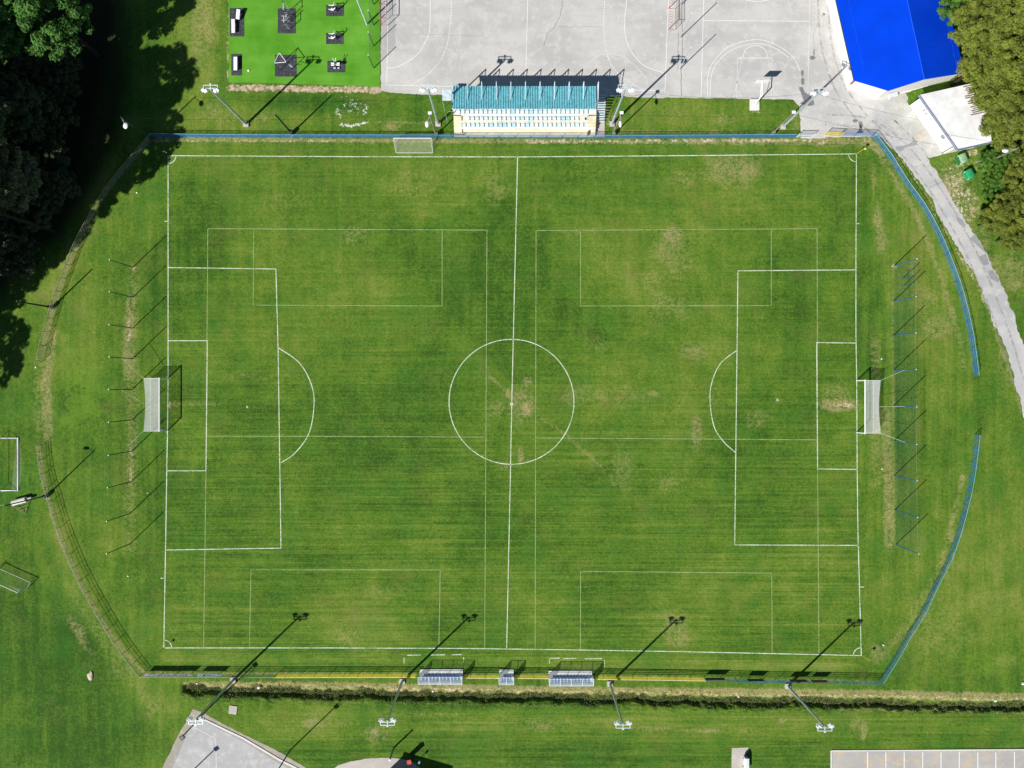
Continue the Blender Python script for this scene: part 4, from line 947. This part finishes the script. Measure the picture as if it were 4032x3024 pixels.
# overhead cables
def cable(label, a, b, sag):
    P = [Vector(a)+(Vector(b)-Vector(a))*t-Vector((0, 0, sag*4*t*(1-t))) for t in np.linspace(0, 1, 15)]
    tag(MB().path(P, .014, 4).build('overhead_cable', M_BLACK), label, 'cable', 'overhead cables')
t1 = G(1717,533,0,7.9); t2 = G(2412,532,0,7.9); t3 = G(3036,530,0,7.9)
t4 = G(3900,700,0,8.0); t0 = G(597,545,0,7.9)
cable('thin cable between the two wooden lamp posts beside the grandstand', t1, t2, .9); cable('thin cable from the right wooden lamp post to the one by the plaza', t2, t3, .9)
cable('thin cable crossing the plaza towards the street lamp at right', t3, t4, 1.0); cable('thin cable running left from the grandstand lamp post to the shaded corner', t0, t1, 1.2)

# ------------------------------------------------------------------ buildings
def blue_hall():
    he, hr = 3.0, 5.0
    e1 = Vector(g(3365, 317, he)); e0d = Vector((72, -317)).normalized()      # eave runs this way towards the court
    e0 = Vector(g(3293, 0, he)); e0 = e1+(e0-e1)*2.6
    r1 = Vector(g(3640, 312, hr)); r0 = Vector(g(3572, 0, hr)); r0 = r1+(r0-r1)*2.6
    q1 = Vector(g(3797, 287, he)); q0 = Vector(g(3702+30, 0, he)); q0 = q1+(q0-q1)*2.6
    ch = Vector(g(3499, 357, he+.9)); C = Vector(g(3560, 150))
    root = thing('hall', (C.x, C.y, 0), 'large hall with vivid blue sheet roof and white walls at top right', 'building')
    V = lambda p, z: (p.x, p.y, z)
    M_RIB = pm('blue_roof_rib', (.000, .045, .66), .5)
    def slopes(dz): return [[V(e0, he+dz), V(e1, he+dz), V(ch, he+.9+dz), V(r1, hr+dz), V(r0, hr+dz)], [V(r0, hr+dz), V(r1, hr+dz), V(q1, he+dz), V(q0, he+dz)]]
    m = MB()
    for P in slopes(0): m.poly(P)
    for P in slopes(-.12): m.poly(P[::-1])
    b = [V(e0, he), V(e1, he), V(ch, he+.9), V(r1, hr), V(q1, he), V(q0, he)]
    for p_, q_ in zip(b[:-1], b[1:]): m.poly([p_, q_, (q_[0], q_[1], q_[2]-.12), (p_[0], p_[1], p_[2]-.12)])
    roof = m.build('roof', M_ROOFB, root, tri=True)
    s = MB(); d = (r0-r1)
    for t, lo in ((.16, e1), (.84, q1)):
        hz = he+(hr-he)*(.16 if lo is e1 else .16)
        a = lo+(r1-lo)*.16; bnd = a+d
        if lo is e1: a = a+d*.03
        for k in range(26):
            u0 = k/26; u1 = (k+.82)/26; pa = a+(bnd-a)*u0; pb = a+(bnd-a)*u1; off = Vector((.06*(k % 2), 0))
            s.tube((pa.x+off.x, pa.y, hz+.02), (pb.x+off.x, pb.y, hz+.02), .022, n=4)
    rb = MB(); Ld = d.length; un = d.normalized()
    for k in range(1, int(Ld/1.05)):
        o_ = un*1.05*k
        for lo in (e1, q1):
            a_ = r1+o_; b_ = lo+o_
            if lo is e1: b_ = lo+o_+un*.0
            rb.tube(V(a_, hr+.005), V(b_, he+.005), .016, n=4)
    rb.build('roof_ribs', M_RIB, roof)
    s.tube(V(r1, hr+.01), V(r0, hr+.01), .05, n=6); s.build('roof_seams', M_RIDGE, roof)
    w = MB(); ins = .35
    def inset(p, k): return p+(C-p).normalized()*k
    pts = [e0, e1, ch, r1, q1, q0]; wp = [inset(p, ins) for p in pts]; wp[0] = e0+Vector((ins, 0)); wp[5] = q0-Vector((ins, 0))
    w.prism(wp, 0, [he-.15, he-.15, he+.7, hr-.25, he-.15, he-.15]); w.build('walls', M_WALLW, root)
    gt = MB(); n1 = Vector((-.07, -.015)); gt.tube(V(e0+n1, he-.06), V(e1+n1, he-.06), .07, n=6); gt.build('gutter_or_eave_shade', M_DARKSTEEL, root)
    for lab, p_ in (('left', e1), ('right', q1)):
        k = inset(p_, .1); d_ = Vector((-.32, -.26)); b_ = MB(); b_.prism([(k.x-.12, k.y+.1), (k.x+d_.x, k.y+d_.y+.1), (k.x+d_.x+.1, k.y+d_.y-.06), (k.x+.1, k.y-.12)], 2.1, [he-.2, 2.4, 2.4, he-.2]); b_.build('brick_buttress', M_BRICK, root)
    MB().box((inset(ch, .35).x+2.0, inset(ch, .35).y+.15, 1.0), (1.0, .6, .9), math.atan2(.24, .97)).build('window', M_LAMPGLASS, root)
blue_hall()
def white_house():
    hh = 3.25; A = Vector(g(3619, 374, hh)); B = Vector(g(3771, 590, hh)); C_ = Vector(g(3900, 562, hh)); D_ = Vector(g(3880, 318, hh)); c = (A+B+C_+D_)/4
    root = thing('outbuilding', (c.x, c.y, 0), 'low white walled building with pale flat roof beside the blue hall', 'building')
    zz = [hh, hh, hh+.25, hh+.25]
    m = MB(); m.prism([A, B, C_, D_], [z_-.14 for z_ in zz], zz); roof = m.build('roof', M_ROOFW, root)
    rb = MB(); 
    for k in range(1, 26):
        p_ = A+(B-A)*k/26; q_ = D_+(C_-D_)*k/26; rb.tube((p_.x, p_.y, hh+.01), (q_.x, q_.y, hh+.26), .018, n=4)
    rb.build('roof_ribs', M_ROOFW, roof)
    lt = MB(); rr = random.Random(3)
    for k in range(16):
        p_ = A+(B-A)*(.03+k/32); q_ = D_+(C_-D_)*(.03+k/32); t0 = rr.uniform(.62, .72); a_ = p_+(q_-p_)*t0; b_ = p_+(q_-p_)*.92
        d_ = (b_-a_); lt.box(((a_.x+b_.x)/2, (a_.y+b_.y)/2, hh+.23), (d_.length, .14, .05), math.atan2(d_.y, d_.x))
    lt.build('leaf_litter', pm('leaf_litter', (.24, .17, .13), .9, var=.6, scale=6), roof)
    k = .38; wl = [p_+(c-p_).normalized()*k*1.3 for p_ in (A, B, C_, D_)]
    MB().prism(wl, 0, hh-.1).build('walls', M_WALLW, root)
    gm = MB(); gm.tube((A.x, A.y, hh-.08), (B.x, B.y, hh-.08), .16, n=6); gm.tube((B.x, B.y, hh-.08), (C_.x, C_.y, hh+.15), .14, n=6); gm.build('gutter_or_eave_shade', M_EAVESHADE, root)  # thick dark tubes paint in the shadow band under the eave
    d = (wl[1]-wl[0]).normalized(); n = Vector((d.y, -d.x)); n = n if n.dot(c-wl[0]) < 0 else -n; ang = math.atan2(d.y, d.x)
    def vent(t, z, w, h_, mt):
        p_ = wl[0]+(wl[1]-wl[0])*t+n*.03; o = MB().box((p_.x, p_.y, z), (w, .06, h_), ang).build('vent', mt, root); bevel(o, .01)
    vent(.74, 1.9, .62, .6, M_GREY); vent(.20, 2.0, .14, .3, M_DARKSTEEL); vent(.27, 1.9, .14, .3, M_DARKSTEEL)
    f = MB(); p_ = wl[1]+n*.05; f.tube((p_.x-.25, p_.y+.2, 2.9), (p_.x-.35, p_.y+.1, .1), .05); f.build('downpipe', M_GREY, root)
white_house()
# off-frame shed whose shade falls on the round pad
c = g(1600, 3110); r = thing('shed', (c[0], c[1], 0), 'shed beyond the bottom edge shading the round pad and grass', 'shed')
MB().box((c[0], c[1], 1.6), (7.0, 3.6, 3.2), R(-16)).build('walls', M_WALLC, r); m = MB(); m.box((c[0], c[1], 3.3), (7.4, 4.0, .2), R(-16)); m.build('roof', M_BRICK, r)
p = g(1619, 2972); r = thing('red_topped_pillar', (p[0], p[1], 0), 'dark pillar with red top beside the round pad', 'pillar'); MB().box((p[0], p[1], .95), (.50, .50, 1.9), R(12)).build('shaft', M_BLACK, r); bevel(MB().box((p[0], p[1], 1.96), (.62, .62, .14), R(12)).build('cap', M_RED, r), .02)
p = g(1655, 2984); r = thing('signpost', (p[0], p[1], 0), 'small turquoise signpost next to the red topped pillar', 'sign'); MB().tube((p[0], p[1], 0), (p[0], p[1], 1.2), .04).build('post', M_DARKSTEEL, r); MB().box((p[0], p[1], 1.2), (.34, .22, .28), R(60)).build('panel', M_ROOFC, r)

# ------------------------------------------------------------------ court furniture
def hoop():
    b = Vector(g(2970, 417)); root = thing('basketball_hoop', (b.x, b.y, 0), 'white basketball hoop on a concrete block at the court edge', 'basketball hoop')
    a = Vector(g(2951, 393)); c = Vector(g(2988, 436)); m = (a+c)/2
    bevel(MB().box((m.x, m.y, .15), (abs(c.x-a.x), abs(c.y-a.y), .3)).build('footing', M_PALE, root), .03)
    MB().tube((b.x, b.y, .3), (b.x+.1, b.y+.4, 3.0), .10, .09, 10).build('pole', M_WHITE, root)
    e = Vector(g(3001, 324, 3.3)); MB().tube((b.x+.1, b.y+.4, 3.0), (e.x, e.y, 3.3), .07).build('arm', M_WHITE, root)
    bd = MB().box((e.x, e.y+.03, 3.45), (1.85, .05, 1.1)).build('backboard', M_WHITE, root); bevel(bd, .01)
    rim = MB(); n = 16; pts = [(e.x+.23*math.cos(2*math.pi*i/n), e.y+.32+.23*math.sin(2*math.pi*i/n), 3.05) for i in range(n+1)]; rim.path(pts, .012); rim.build('rim', M_RED, root)
    MB().tube((b.x+.1, b.y+.4, 2.2), (e.x, e.y-.2, 3.0), .035).build('brace', M_WHITE, root)
hoop()
p = g(2935, 2995); root = thing('storage_unit', (p[0], p[1], 0), 'narrow white ribbed box with rounded dark end on the concrete strip', 'box')
bevel(MB().box((p[0], p[1]-.2, .45), (.62, 1.9, .8)).build('body', M_WHITE, root), .05)
m = MB()
for k in range(5): m.box((p[0]-.2+.1*k, p[1]-.15, .865), (.04, 1.5, .03))
m.build('ribs', M_PALESTEEL, root); MB().blob((p[0]+.05, p[1]+.85, .42), (.34, .45, .42), 12, 8, 0).build('end_cover', M_BLACK, root, smooth=True)
for s in (-1, 1): MB().tube((p[0]-.36, p[1]-.2+s*.6, .1), (p[0]-.30, p[1]-.2+s*.6, .1), .1, n=10).build('wheel', M_BLACK, root)

# outdoor gym
def mat(label, x0, y0, x1, y1):
    return slab('rubber_mat', x0, y0, x1, y1, .05, M_MAT, label, 'mat', 0, 'rubber mats on the artificial turf')
mat('rubber mat under the long two part bench, top left of the gym', 905, 32, 962, 144)
mat('rubber mat under the short white bench, bottom left of the gym', 911, 213, 953, 297)
mat('rubber mat under the tall green climbing frame', 1094, 33, 1165, 132)
mat('large square rubber mat under the triangular bar frame', 1083, 216, 1168, 302)
mat('rubber mat under the uppermost right hand exercise machine', 1284, 20, 1354, 64)
mat('rubber mat under the middle right hand exercise machine', 1284, 130, 1353, 174)
mat('rubber mat under the four armed machine, lowest on the right', 1289, 240, 1360, 285)
def bench(label, parts):
    c = g(*parts[0][0]); root = thing('fitness_bench', (c[0], c[1], 0), label, 'fitness bench', 'fitness benches')
    for (cx, cy), L, wd, z0, z1, rz in parts:
        x, y = g(cx, cy, (z0+z1)/2)
        bevel(MB().box((x, y, (z0+z1)/2), (wd, L, .06), rz, math.atan2(z1-z0, L)).build('board', M_WHITE, root), .02)
        for s in (-1, 1):
            zz = z1 if s > 0 else z0; m = MB(); m.box((x, y+s*L*.38, zz*.5), (.34*wd/.5, .08, zz-.05)); m.build('leg', M_DARKSTEEL, root)
    return root
bench('two part white exercise bench with raised end on the top left mat', [((918, 102), 1.95, .52, .55, .65, 0), ((937, 56), 1.3, .52, .55, .95, R(-12))])
bench('single white exercise bench on the bottom left mat', [((927, 250), 1.95, .55, .6, .6, 0)])
def bar_triangle():
    Bs = [Vector(g(1101.5, 278)), Vector(g(1121, 238)), Vector(g(1148, 274))]; root = thing('pull_up_bars', (Bs[1].x, Bs[1].y, 0), 'triangular pull up bar frame with white top bars', 'pull up bars')
    for i, b in enumerate(Bs): MB().tube((b.x, b.y, .05), (b.x, b.y, 2.5), .05, n=8).build('post', M_BPOST, root)
    for i in range(3): a, b = Bs[i], Bs[(i+1) % 3]; MB().tube((a.x, a.y, 2.4), (b.x, b.y, 2.4), .045).build('bar', M_WHITE, root)
    b = Bs[2]; m = MB(); m.tube((b.x, b.y, 1.0), (b.x+.5, b.y-.1, 1.0), .03); m.tube((b.x+.5, b.y-.1, 1.0), (b.x+.5, b.y-.1, 1.6), .03); m.tube((b.x, b.y, 1.5), (b.x+.5, b.y-.1, 1.6), .03); m.build('dip_handles', M_PALESTEEL, root)
bar_triangle()
def climbing_frame():
    Bs = [Vector(g(1137, 47)), Vector(g(1137, 77)), Vector(g(1137, 93)), Vector(g(1137, 121))]; hs = (2.9, 2.5, 2.5, 2.2)
    root = thing('climbing_frame', (Bs[1].x, Bs[1].y, 0), 'tall dark green exercise frame with ladder posts on the upper middle mat', 'climbing frame')
    for b, h in zip(Bs, hs):
        m = MB()
        for s in (-.09, .09): m.tube((b.x+s, b.y, .05), (b.x+s, b.y, h), .032, n=6)
        m.tube((b.x-.09, b.y, h), (b.x+.09, b.y, h), .05); m.build('ladder_post', M_BPOST, root)
        f = MB()
        for zz in np.arange(.5, h-.2, .45): f.tube((b.x-.1, b.y, zz), (b.x+.3, b.y, zz), .02, n=5)
        f.build('rungs', M_PALESTEEL, root)
    for i, j, zz in ((0, 1, 2.45), (2, 3, 2.2), (1, 2, 1.2)): a, b = Bs[i], Bs[j]; MB().tube((a.x, a.y, zz), (b.x, b.y, zz), .045).build('bar', M_WHITE, root)
    for yy in (Bs[1].y, Bs[2].y): MB().path([(Bs[1].x, yy, 1.0), (Bs[1].x-.7, yy, 1.0), (Bs[1].x-.7, yy, .7)], .03).build('handle', M_PALESTEEL, root)
climbing_frame()
def machine(label, cx, cy):
    c = Vector(g(cx, cy)); root = thing('exercise_machine', (c.x, c.y, 0), label, 'exercise machine', 'exercise machines')
    MB().tube((c.x+.42, c.y-.05, .05), (c.x+.42, c.y-.05, 1.7), .07).build('post', M_BPOST, root)
    for s in (-1, 1):
        m = MB(); m.path([(c.x+.42, c.y+s*.28, 1.25), (c.x-.1, c.y+s*.32, .95), (c.x-.55, c.y+s*.30, 1.1)], .07); m.tube((c.x+.42, c.y, 1.25), (c.x+.42, c.y+s*.28, 1.25), .05); m.build('lever', M_WHITE, root)
    bevel(MB().box((c.x-.15, c.y, .5), (.42, .36, .07)).build('saddle', M_WHITE, root), .02); MB().box((c.x+.1, c.y, .25), (.7, .08, .08)).build('beam', M_DARKSTEEL, root)
    MB().tube((c.x+.42, c.y-.05, 1.7), (c.x+.42, c.y+.45, 1.75), .035).build('hand_bar', M_PALEYEL, root)
    m = MB(); m.tube((c.x+.42, c.y-.05, 1.6), (c.x+.62, c.y+.1, 2.0), .03); m.build('display_rod', M_DARKSTEEL, root)
machine('exercise machine with yellow hand bar on the uppermost right mat', 1316, 44)
machine('exercise machine with two white levers on the middle right mat', 1316, 155)
def crossm():
    c = Vector(g(1327, 264)); root = thing('exercise_machine', (c.x, c.y, 0), 'four armed white exercise machine on the lowest right mat', 'exercise machine', 'exercise machines')
    MB().tube((c.x, c.y, .05), (c.x, c.y, 1.6), .09).build('post', M_BPOST, root)
    for sx in (-1, 1):
        for sy in (-1, 1):
            m = MB(); m.tube((c.x+sx*.18, c.y+sy*.13, .95), (c.x+sx*.62, c.y+sy*.13, .95), .10, n=8); m.tube((c.x, c.y, .9), (c.x+sx*.2, c.y+sy*.13, .95), .05); m.build('roller_pad', M_WHITE, root)
        MB().tube((c.x, c.y+.1, 1.2), (c.x+sx*.25, c.y+.55, 1.7), .04).build('handle', M_WHITE, root)
        MB().box((c.x+sx*.28, c.y-.28, .3), (.3, .2, .05)).build('footplate', M_PALESTEEL, root)
crossm()

# bins
def bin_(label, x, y, rz, lid, front, group):
    p = g(x, y); root = bpy.data.objects.new('waste_container', None); COL.objects.link(root); tag(root, label, 'waste container', group)
    b = MB(); b.prism([(-.50, -.62), (.50, -.62), (.50, .62), (-.50, .62)], .18, .95)
    for i in range(4): x_, y_, z_ = b.v[4+i]; b.v[4+i] = (x_*1.06, y_*1.06, z_)
    bevel(b.build('body', front, root), .04)
    l = MB(); n = 8; prof = [(-.56, .96)]+[(-.10+.66*math.sin(t)*1.0, .96+.34*math.cos(t)) for t in np.linspace(-.55, math.pi/2, n)]
    for (xa, za), (xb, zb) in zip(prof[:-1], prof[1:]): l.poly([(xa, -.66, za), (xb, -.66, zb), (xb, .66, zb), (xa, .66, za)])
    for s in (-.66, .66): l.poly([(xa, s, za) for xa, za in prof]+[(.56, s, .96)])
    l.build('lid', lid, root)
    for s in (-1, 1):
        for q in (-1, 1): MB().tube((q*.42, s*.50-.03, .09), (q*.42, s*.50+.03, .09), .09, n=10).build('wheel', M_BLACK, root)
        MB().box((-.62, s*.6, .98), (.14, .12, .12)).build('lift_lug', M_PALESTEEL, root)
    MB().tube((-.60, -.4, .9), (-.60, .4, .9), .025).build('handle', M_DARKSTEEL, root)
    root.location = (p[0], p[1], 0); root.rotation_euler = (0, 0, rz)
bin_('faded pale green waste container nearest the white outbuilding', 3776, 632, R(22), M_BINP, M_BINL, 'green waste containers')
bin_('bright glossy green waste container further from the outbuilding', 3802, 692, R(28), M_BINM, M_BINM, 'green waste containers')
slab('concrete_block', 3853, 630, 3871, 641, .4, M_WHITE, 'small white concrete block at the edge of the green bushes', 'block', R(25))

# roller
def roller():
    c = Vector(g(88, 1975)); root = thing('grass_roller', (c.x, c.y, 0), 'big pale grass roller with a rusty triangular drawbar beside the left fence', 'roller')
    a = Vector(g(58, 1979)); b = Vector(g(112, 1964)); a3 = Vector((a.x, a.y, .42)); b3 = Vector((b.x, b.y, .42))
    bevel(MB().tube(a3, b3, .42, n=24).build('drum', M_LEDGEW, root), .02); d = (b3-a3).normalized()
    MB().tube(a3-d*.1, a3, .07).build('axle_end', M_DARKSTEEL, root); bevel(MB().box(b3+d*.5, (.6, .3, .3), math.atan2(d.y, d.x)).build('counterweight', M_PAD, root), .02)
    t = Vector(g(103, 2021)); f = MB(); p0 = Vector((a.x-.05, a.y-.45, .4)); p1 = Vector((b.x+.2, b.y-.15, .4)); tp = Vector((t.x, t.y, .15))
    f.path([p0, tp, p1], .045); f.tube(p0, p1, .04)
    for k in (.35, .62): f.tube(p0.lerp(tp, k), p1.lerp(tp, k), .035)
    f.build('drawbar', pm('rusty_bar', (.42, .26, .16), .8, var=.5, scale=5), root)
roller()
o = MB().blob(G(357, 2661, 0, .1), (.45, .62, .16), 9, 6, .3).build('pale_lump', pm('pale_clay', (.66, .52, .40), .9), None); tag(o, 'pale lump of dirt lying on the dark grass at lower left', 'dirt lump')
rr = random.Random(21); 
for k, (x, y, s, lab) in enumerate([(777,2691,.16,'stone left of the ditch end'),(1017,2711,.24,'pale stone at the ditch bank under the leftmost floodlight'),(1340,2711,.18,'pale stone on the bank left of the leftmost dugout'),(1704,2725,.18,'pale stone below the leftmost dugout'),(2910,2746,.20,'pale stone on the bank right of the rightmost dugout'),(3350,2745,.16,'pale stone on the bank below the orange brown board'),(3553,2744,.24,'pale stone on the bank right of the lower blue corner'),(3924,2762,.24,'pale stone on the bank near the right edge'),(3471,1414,.14,'small white object above the right goal'),(3473,1847,.14,'small white object below the right goal'),(540,759,.13,'small white object on grass near the tree shade'),(582,1941,.11,'small pale object left of the left goal line'),(505,2268,.13,'small pale object between left goal line and curved fence'),(3478,2540,.14,'small pale object near the bottom right corner flag'),(142,1446,.16,'white marker at the gap in the left fence'),(4028,2690,.30,'grey white debris at the right edge of the grass'),(980,279,.20,'scrap of litter on the artificial turf')]):
    o = MB().blob(G(x, y, 0, s*.3 if y < 2700 or y > 2766 else -.25), (s, s*.8, s*.6), 6, 5, .25).build('stone', M_WHITE); tag(o, lab, 'stone' if 'stone' in lab else 'litter', 'scattered stones and litter')
o = MB().poly([(-.2, -.35, 0), (.1, -.1, .02), (.25, .35, 0), (.05, .2, .03)]).build('plastic_scrap', M_LIGHTBLUE); o.location = G(3722, 842, 0, .05); tag(o, 'blue plastic scrap lying on the road', 'litter')
for x, y in ((3520, 433),):
    pass

# ------------------------------------------------------------------ trees
def crown_mesh(Rc, hgt, nclu, per, size, mat, seed):
    global RNG
    r = np.random.default_rng(seed); C = []; Dn = []
    for k in range(nclu):
        th = r.uniform(0, 2*math.pi); ph = math.acos(r.uniform(-.35, 1)); q = r.uniform(.45, 1)**.6
        c = np.array([math.cos(th)*math.sin(ph)*q*Rc, math.sin(th)*math.sin(ph)*q*Rc, math.cos(ph)*q*hgt])
        rad = r.uniform(.10, .24)*Rc*(1.15-.3*q); v = r.normal(0, 1, (per, 3)); v /= np.linalg.norm(v, axis=1)[:, None]; v[:, 2] = np.abs(v[:, 2])*.9-.15
        C.append(c+v*rad*r.uniform(.55, 1.12, per)[:, None]*np.array([1, 1, .75])); Dn.append(v)
    C = np.concatenate(C); Dn = np.concatenate(Dn); o = leaves('crown', C, size, mat, .2, spread=Dn); return o
def trunk_mesh(hc, Rc, seed):
    r = random.Random(seed); m = MB(); m.tube((0, 0, -hc), (.1, .1, 0), .30, .18, 9)
    for k in range(7):
        a = 2*math.pi*k/7+r.uniform(-.3, .3); z0 = -hc*r.uniform(.05, .4); e = Vector((math.cos(a)*Rc*.65, math.sin(a)*Rc*.65, r.uniform(0, Rc*.35))); mid = e*.5+Vector((0, 0, z0*.4))
        m.tube((0, 0, z0), mid, .12, .08, 6); m.tube(mid, e, .08, .03, 6)
    return m
PROTO = {}
def tree(kind, var, x, y, Rc, hc, label, group, name, from_px=True):
    """crown centre at height hc; the empty stands at the foot of the trunk"""
    specs = {'P': (M_LEAFP, .26, 1.0), 'D': (M_LEAFD, .23, 1.0), 'S': (M_LEAFS, .30, 1.0), 'T': (M_LEAFS, .30, 1.0), 'O': (M_LEAFO, .19, .85), 'G': (M_LEAFG, .20, .8)}
    mt, size, asp = specs[kind]; key = (kind, var)
    p = g(x, y, hc) if from_px else g(x, y)
    root = thing(name, (p[0], p[1], 0), label, 'tree' if hc > 3.2 else 'bush', group)
    if key not in PROTO:
        cm = crown_mesh(1.0*4.5, 4.5*asp, 118 if kind == 'T' else 150, 105 if kind in 'TS' else 165, size, mt, 100+ord(kind)+var*7); tm = trunk_mesh(9, 4.5, var).build('trunk', M_BARK); PROTO[key] = (cm, tm); c, t = cm, tm
    else:
        c = PROTO[key][0].copy(); COL.objects.link(c); t = PROTO[key][1].copy(); COL.objects.link(t)
    k = Rc/4.5; rz = random.uniform(0, 6.28)
    c.parent = root; c.location = (0, 0, hc); c.scale = (k, k, k*random.uniform(.9, 1.1)); c.rotation_euler = (0, 0, rz)
    t.parent = root; t.location = (0, 0, hc); t.scale = (k, k, hc/9.0); t.rotation_euler = (0, 0, rz)
    return root
LG = 'tall trees of the left wood'
tree('D', 0, 190, 62, 5.0, 11, 'big fresh green tree crown in the top left corner of the photo', LG, 'broadleaf_tree')
tree('D', 1, 10, 70, 4.8, 11, 'green tree crown cut by the left edge beside the big corner crown', LG, 'broadleaf_tree')
tree('P', 0, 20, 700, 4.2, 10, 'pale brownish green crown at the left edge, lowest crown of the wood', LG, 'broadleaf_tree')
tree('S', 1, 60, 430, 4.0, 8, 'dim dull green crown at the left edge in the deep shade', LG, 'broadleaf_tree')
def shade(var, sx, sy, Rc, hc=17.0):
    tree('T', var, sx-21.65*hc, sy+20.75*hc, Rc, hc, 'tall dark tree of the left wood, crown mostly beyond the left edge', 'unseen trees shading the left side', 'broadleaf_tree', from_px=False)
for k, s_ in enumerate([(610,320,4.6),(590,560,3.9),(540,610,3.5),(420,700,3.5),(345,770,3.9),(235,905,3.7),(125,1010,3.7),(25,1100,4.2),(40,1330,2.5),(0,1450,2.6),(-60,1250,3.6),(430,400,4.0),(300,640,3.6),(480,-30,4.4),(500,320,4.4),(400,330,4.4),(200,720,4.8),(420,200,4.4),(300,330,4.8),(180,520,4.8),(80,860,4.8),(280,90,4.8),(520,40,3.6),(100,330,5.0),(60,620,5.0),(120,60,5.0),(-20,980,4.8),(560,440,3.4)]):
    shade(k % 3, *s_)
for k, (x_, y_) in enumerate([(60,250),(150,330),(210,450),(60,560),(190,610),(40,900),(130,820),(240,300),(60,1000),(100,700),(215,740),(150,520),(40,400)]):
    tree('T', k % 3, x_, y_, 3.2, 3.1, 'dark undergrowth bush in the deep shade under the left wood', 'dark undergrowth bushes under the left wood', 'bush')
RG = 'trees and bushes along the right edge'
for args in [('O',0,3872,105,4.0,8,'olive yellow crown overlapping the upper right edge of the blue roof'),('O',1,3985,50,4.4,9,'olive crown in the top right corner of the photo'),
             ('O',2,3893,235,3.9,8,'olive crown touching the lower right corner of the blue roof'),('O',0,4005,215,4.4,9,'olive crown at the right edge level with the blue roof corner'),
             ('O',1,3925,345,3.5,7,'olive crown overhanging the upper end of the white outbuilding roof'),('O',2,4015,385,4.0,8,'olive crown at the right edge level with the white outbuilding'),
             ('O',0,3955,470,3.1,6.5,'olive crown overhanging the lower end of the white outbuilding roof'),('O',1,4025,540,3.4,6,'olive crown just above the white lamp head at the right edge'),
             ('O',2,3985,830,2.9,5,'yellow green crown below the green bushes, right of the road'),('O',0,4035,720,3.0,5,'olive crown at the right edge below the lamp'),
             ('O',1,3918,865,2.1,3.6,'small yellow green crown nearest the road'),('O',2,4000,925,2.2,4,'lowest crown of the right hand trees'),
             ('G',0,3775,22,2.6,4,'fresh green crown behind the blue roof at the top edge'),('G',1,3905,650,2.0,2.4,'bright green bush beside the two waste containers'),
             ('G',0,3918,735,2.0,2.6,'darker green bush below the waste containers'),('G',1,3955,560,1.8,2.6,'green bush between the outbuilding and the lamp'),('G',0,4020,640,2.2,2.8,'green bush at the right edge under the lamp arm')]:
    k_, v_, x_, y_, R_, h_, lab_ = args; tree(k_, v_, x_, y_, R_, h_, lab_, RG, 'broadleaf_tree' if h_ > 3.2 else 'bush')
for k, (x_, y_, R_, h_) in enumerate([(4180,150,5,9),(4200,450,5,9),(4160,760,4,6),(4200,1000,4,6)]):
    tree('O', k % 3, x_, y_, R_, h_, 'olive tree standing beyond the right edge of the photo', 'unseen trees beyond the right edge', 'broadleaf_tree')

# ------------------------------------------------------------------ light, sky, camera
el = R(42.0); to_sun = Vector((-.722*math.cos(el), -.692*math.cos(el), math.sin(el)))
W_ = bpy.data.worlds.new('World'); SC.world = W_; W_.use_nodes = True; nt = W_.node_tree
bg = nt.nodes['Background']; sky = nt.nodes.new('ShaderNodeTexSky'); sky.sky_type = 'NISHITA'; sky.sun_disc = False
sky.sun_elevation = el; sky.sun_rotation = math.atan2(to_sun.x, to_sun.y); sky.air_density = 1.0; sky.dust_density = .1; sky.ozone_density = 4.0
nt.links.new(sky.outputs[0], bg.inputs[0]); bg.inputs[1].default_value = .05
sd = bpy.data.lights.new('sun', 'SUN'); sd.energy = 5.0; sd.angle = R(.53); sd.color = (1.0, .965, .91)
so = bpy.data.objects.new('sun', sd); COL.objects.link(so); so.rotation_euler = (-to_sun).to_track_quat('-Z', 'Y').to_euler(); so.location = (-60, -60, 90)
cd = bpy.data.cameras.new('camera'); cam = bpy.data.objects.new('camera', cd); COL.objects.link(cam)
cam.location = (0, 0, H); cam.rotation_euler = (0, 0, 0); cd.sensor_width = 36; cd.lens = 36*H/(4032/PX); cd.clip_end = 3000; cd.clip_start = 1
SC.camera = cam
SC.view_settings.view_transform = 'Standard'; SC.view_settings.look = 'None'; SC.view_settings.gamma = 1; SC.view_settings.exposure = 0.15
SC.cycles.transparent_max_bounces = 24; SC.cycles.max_bounces = 6
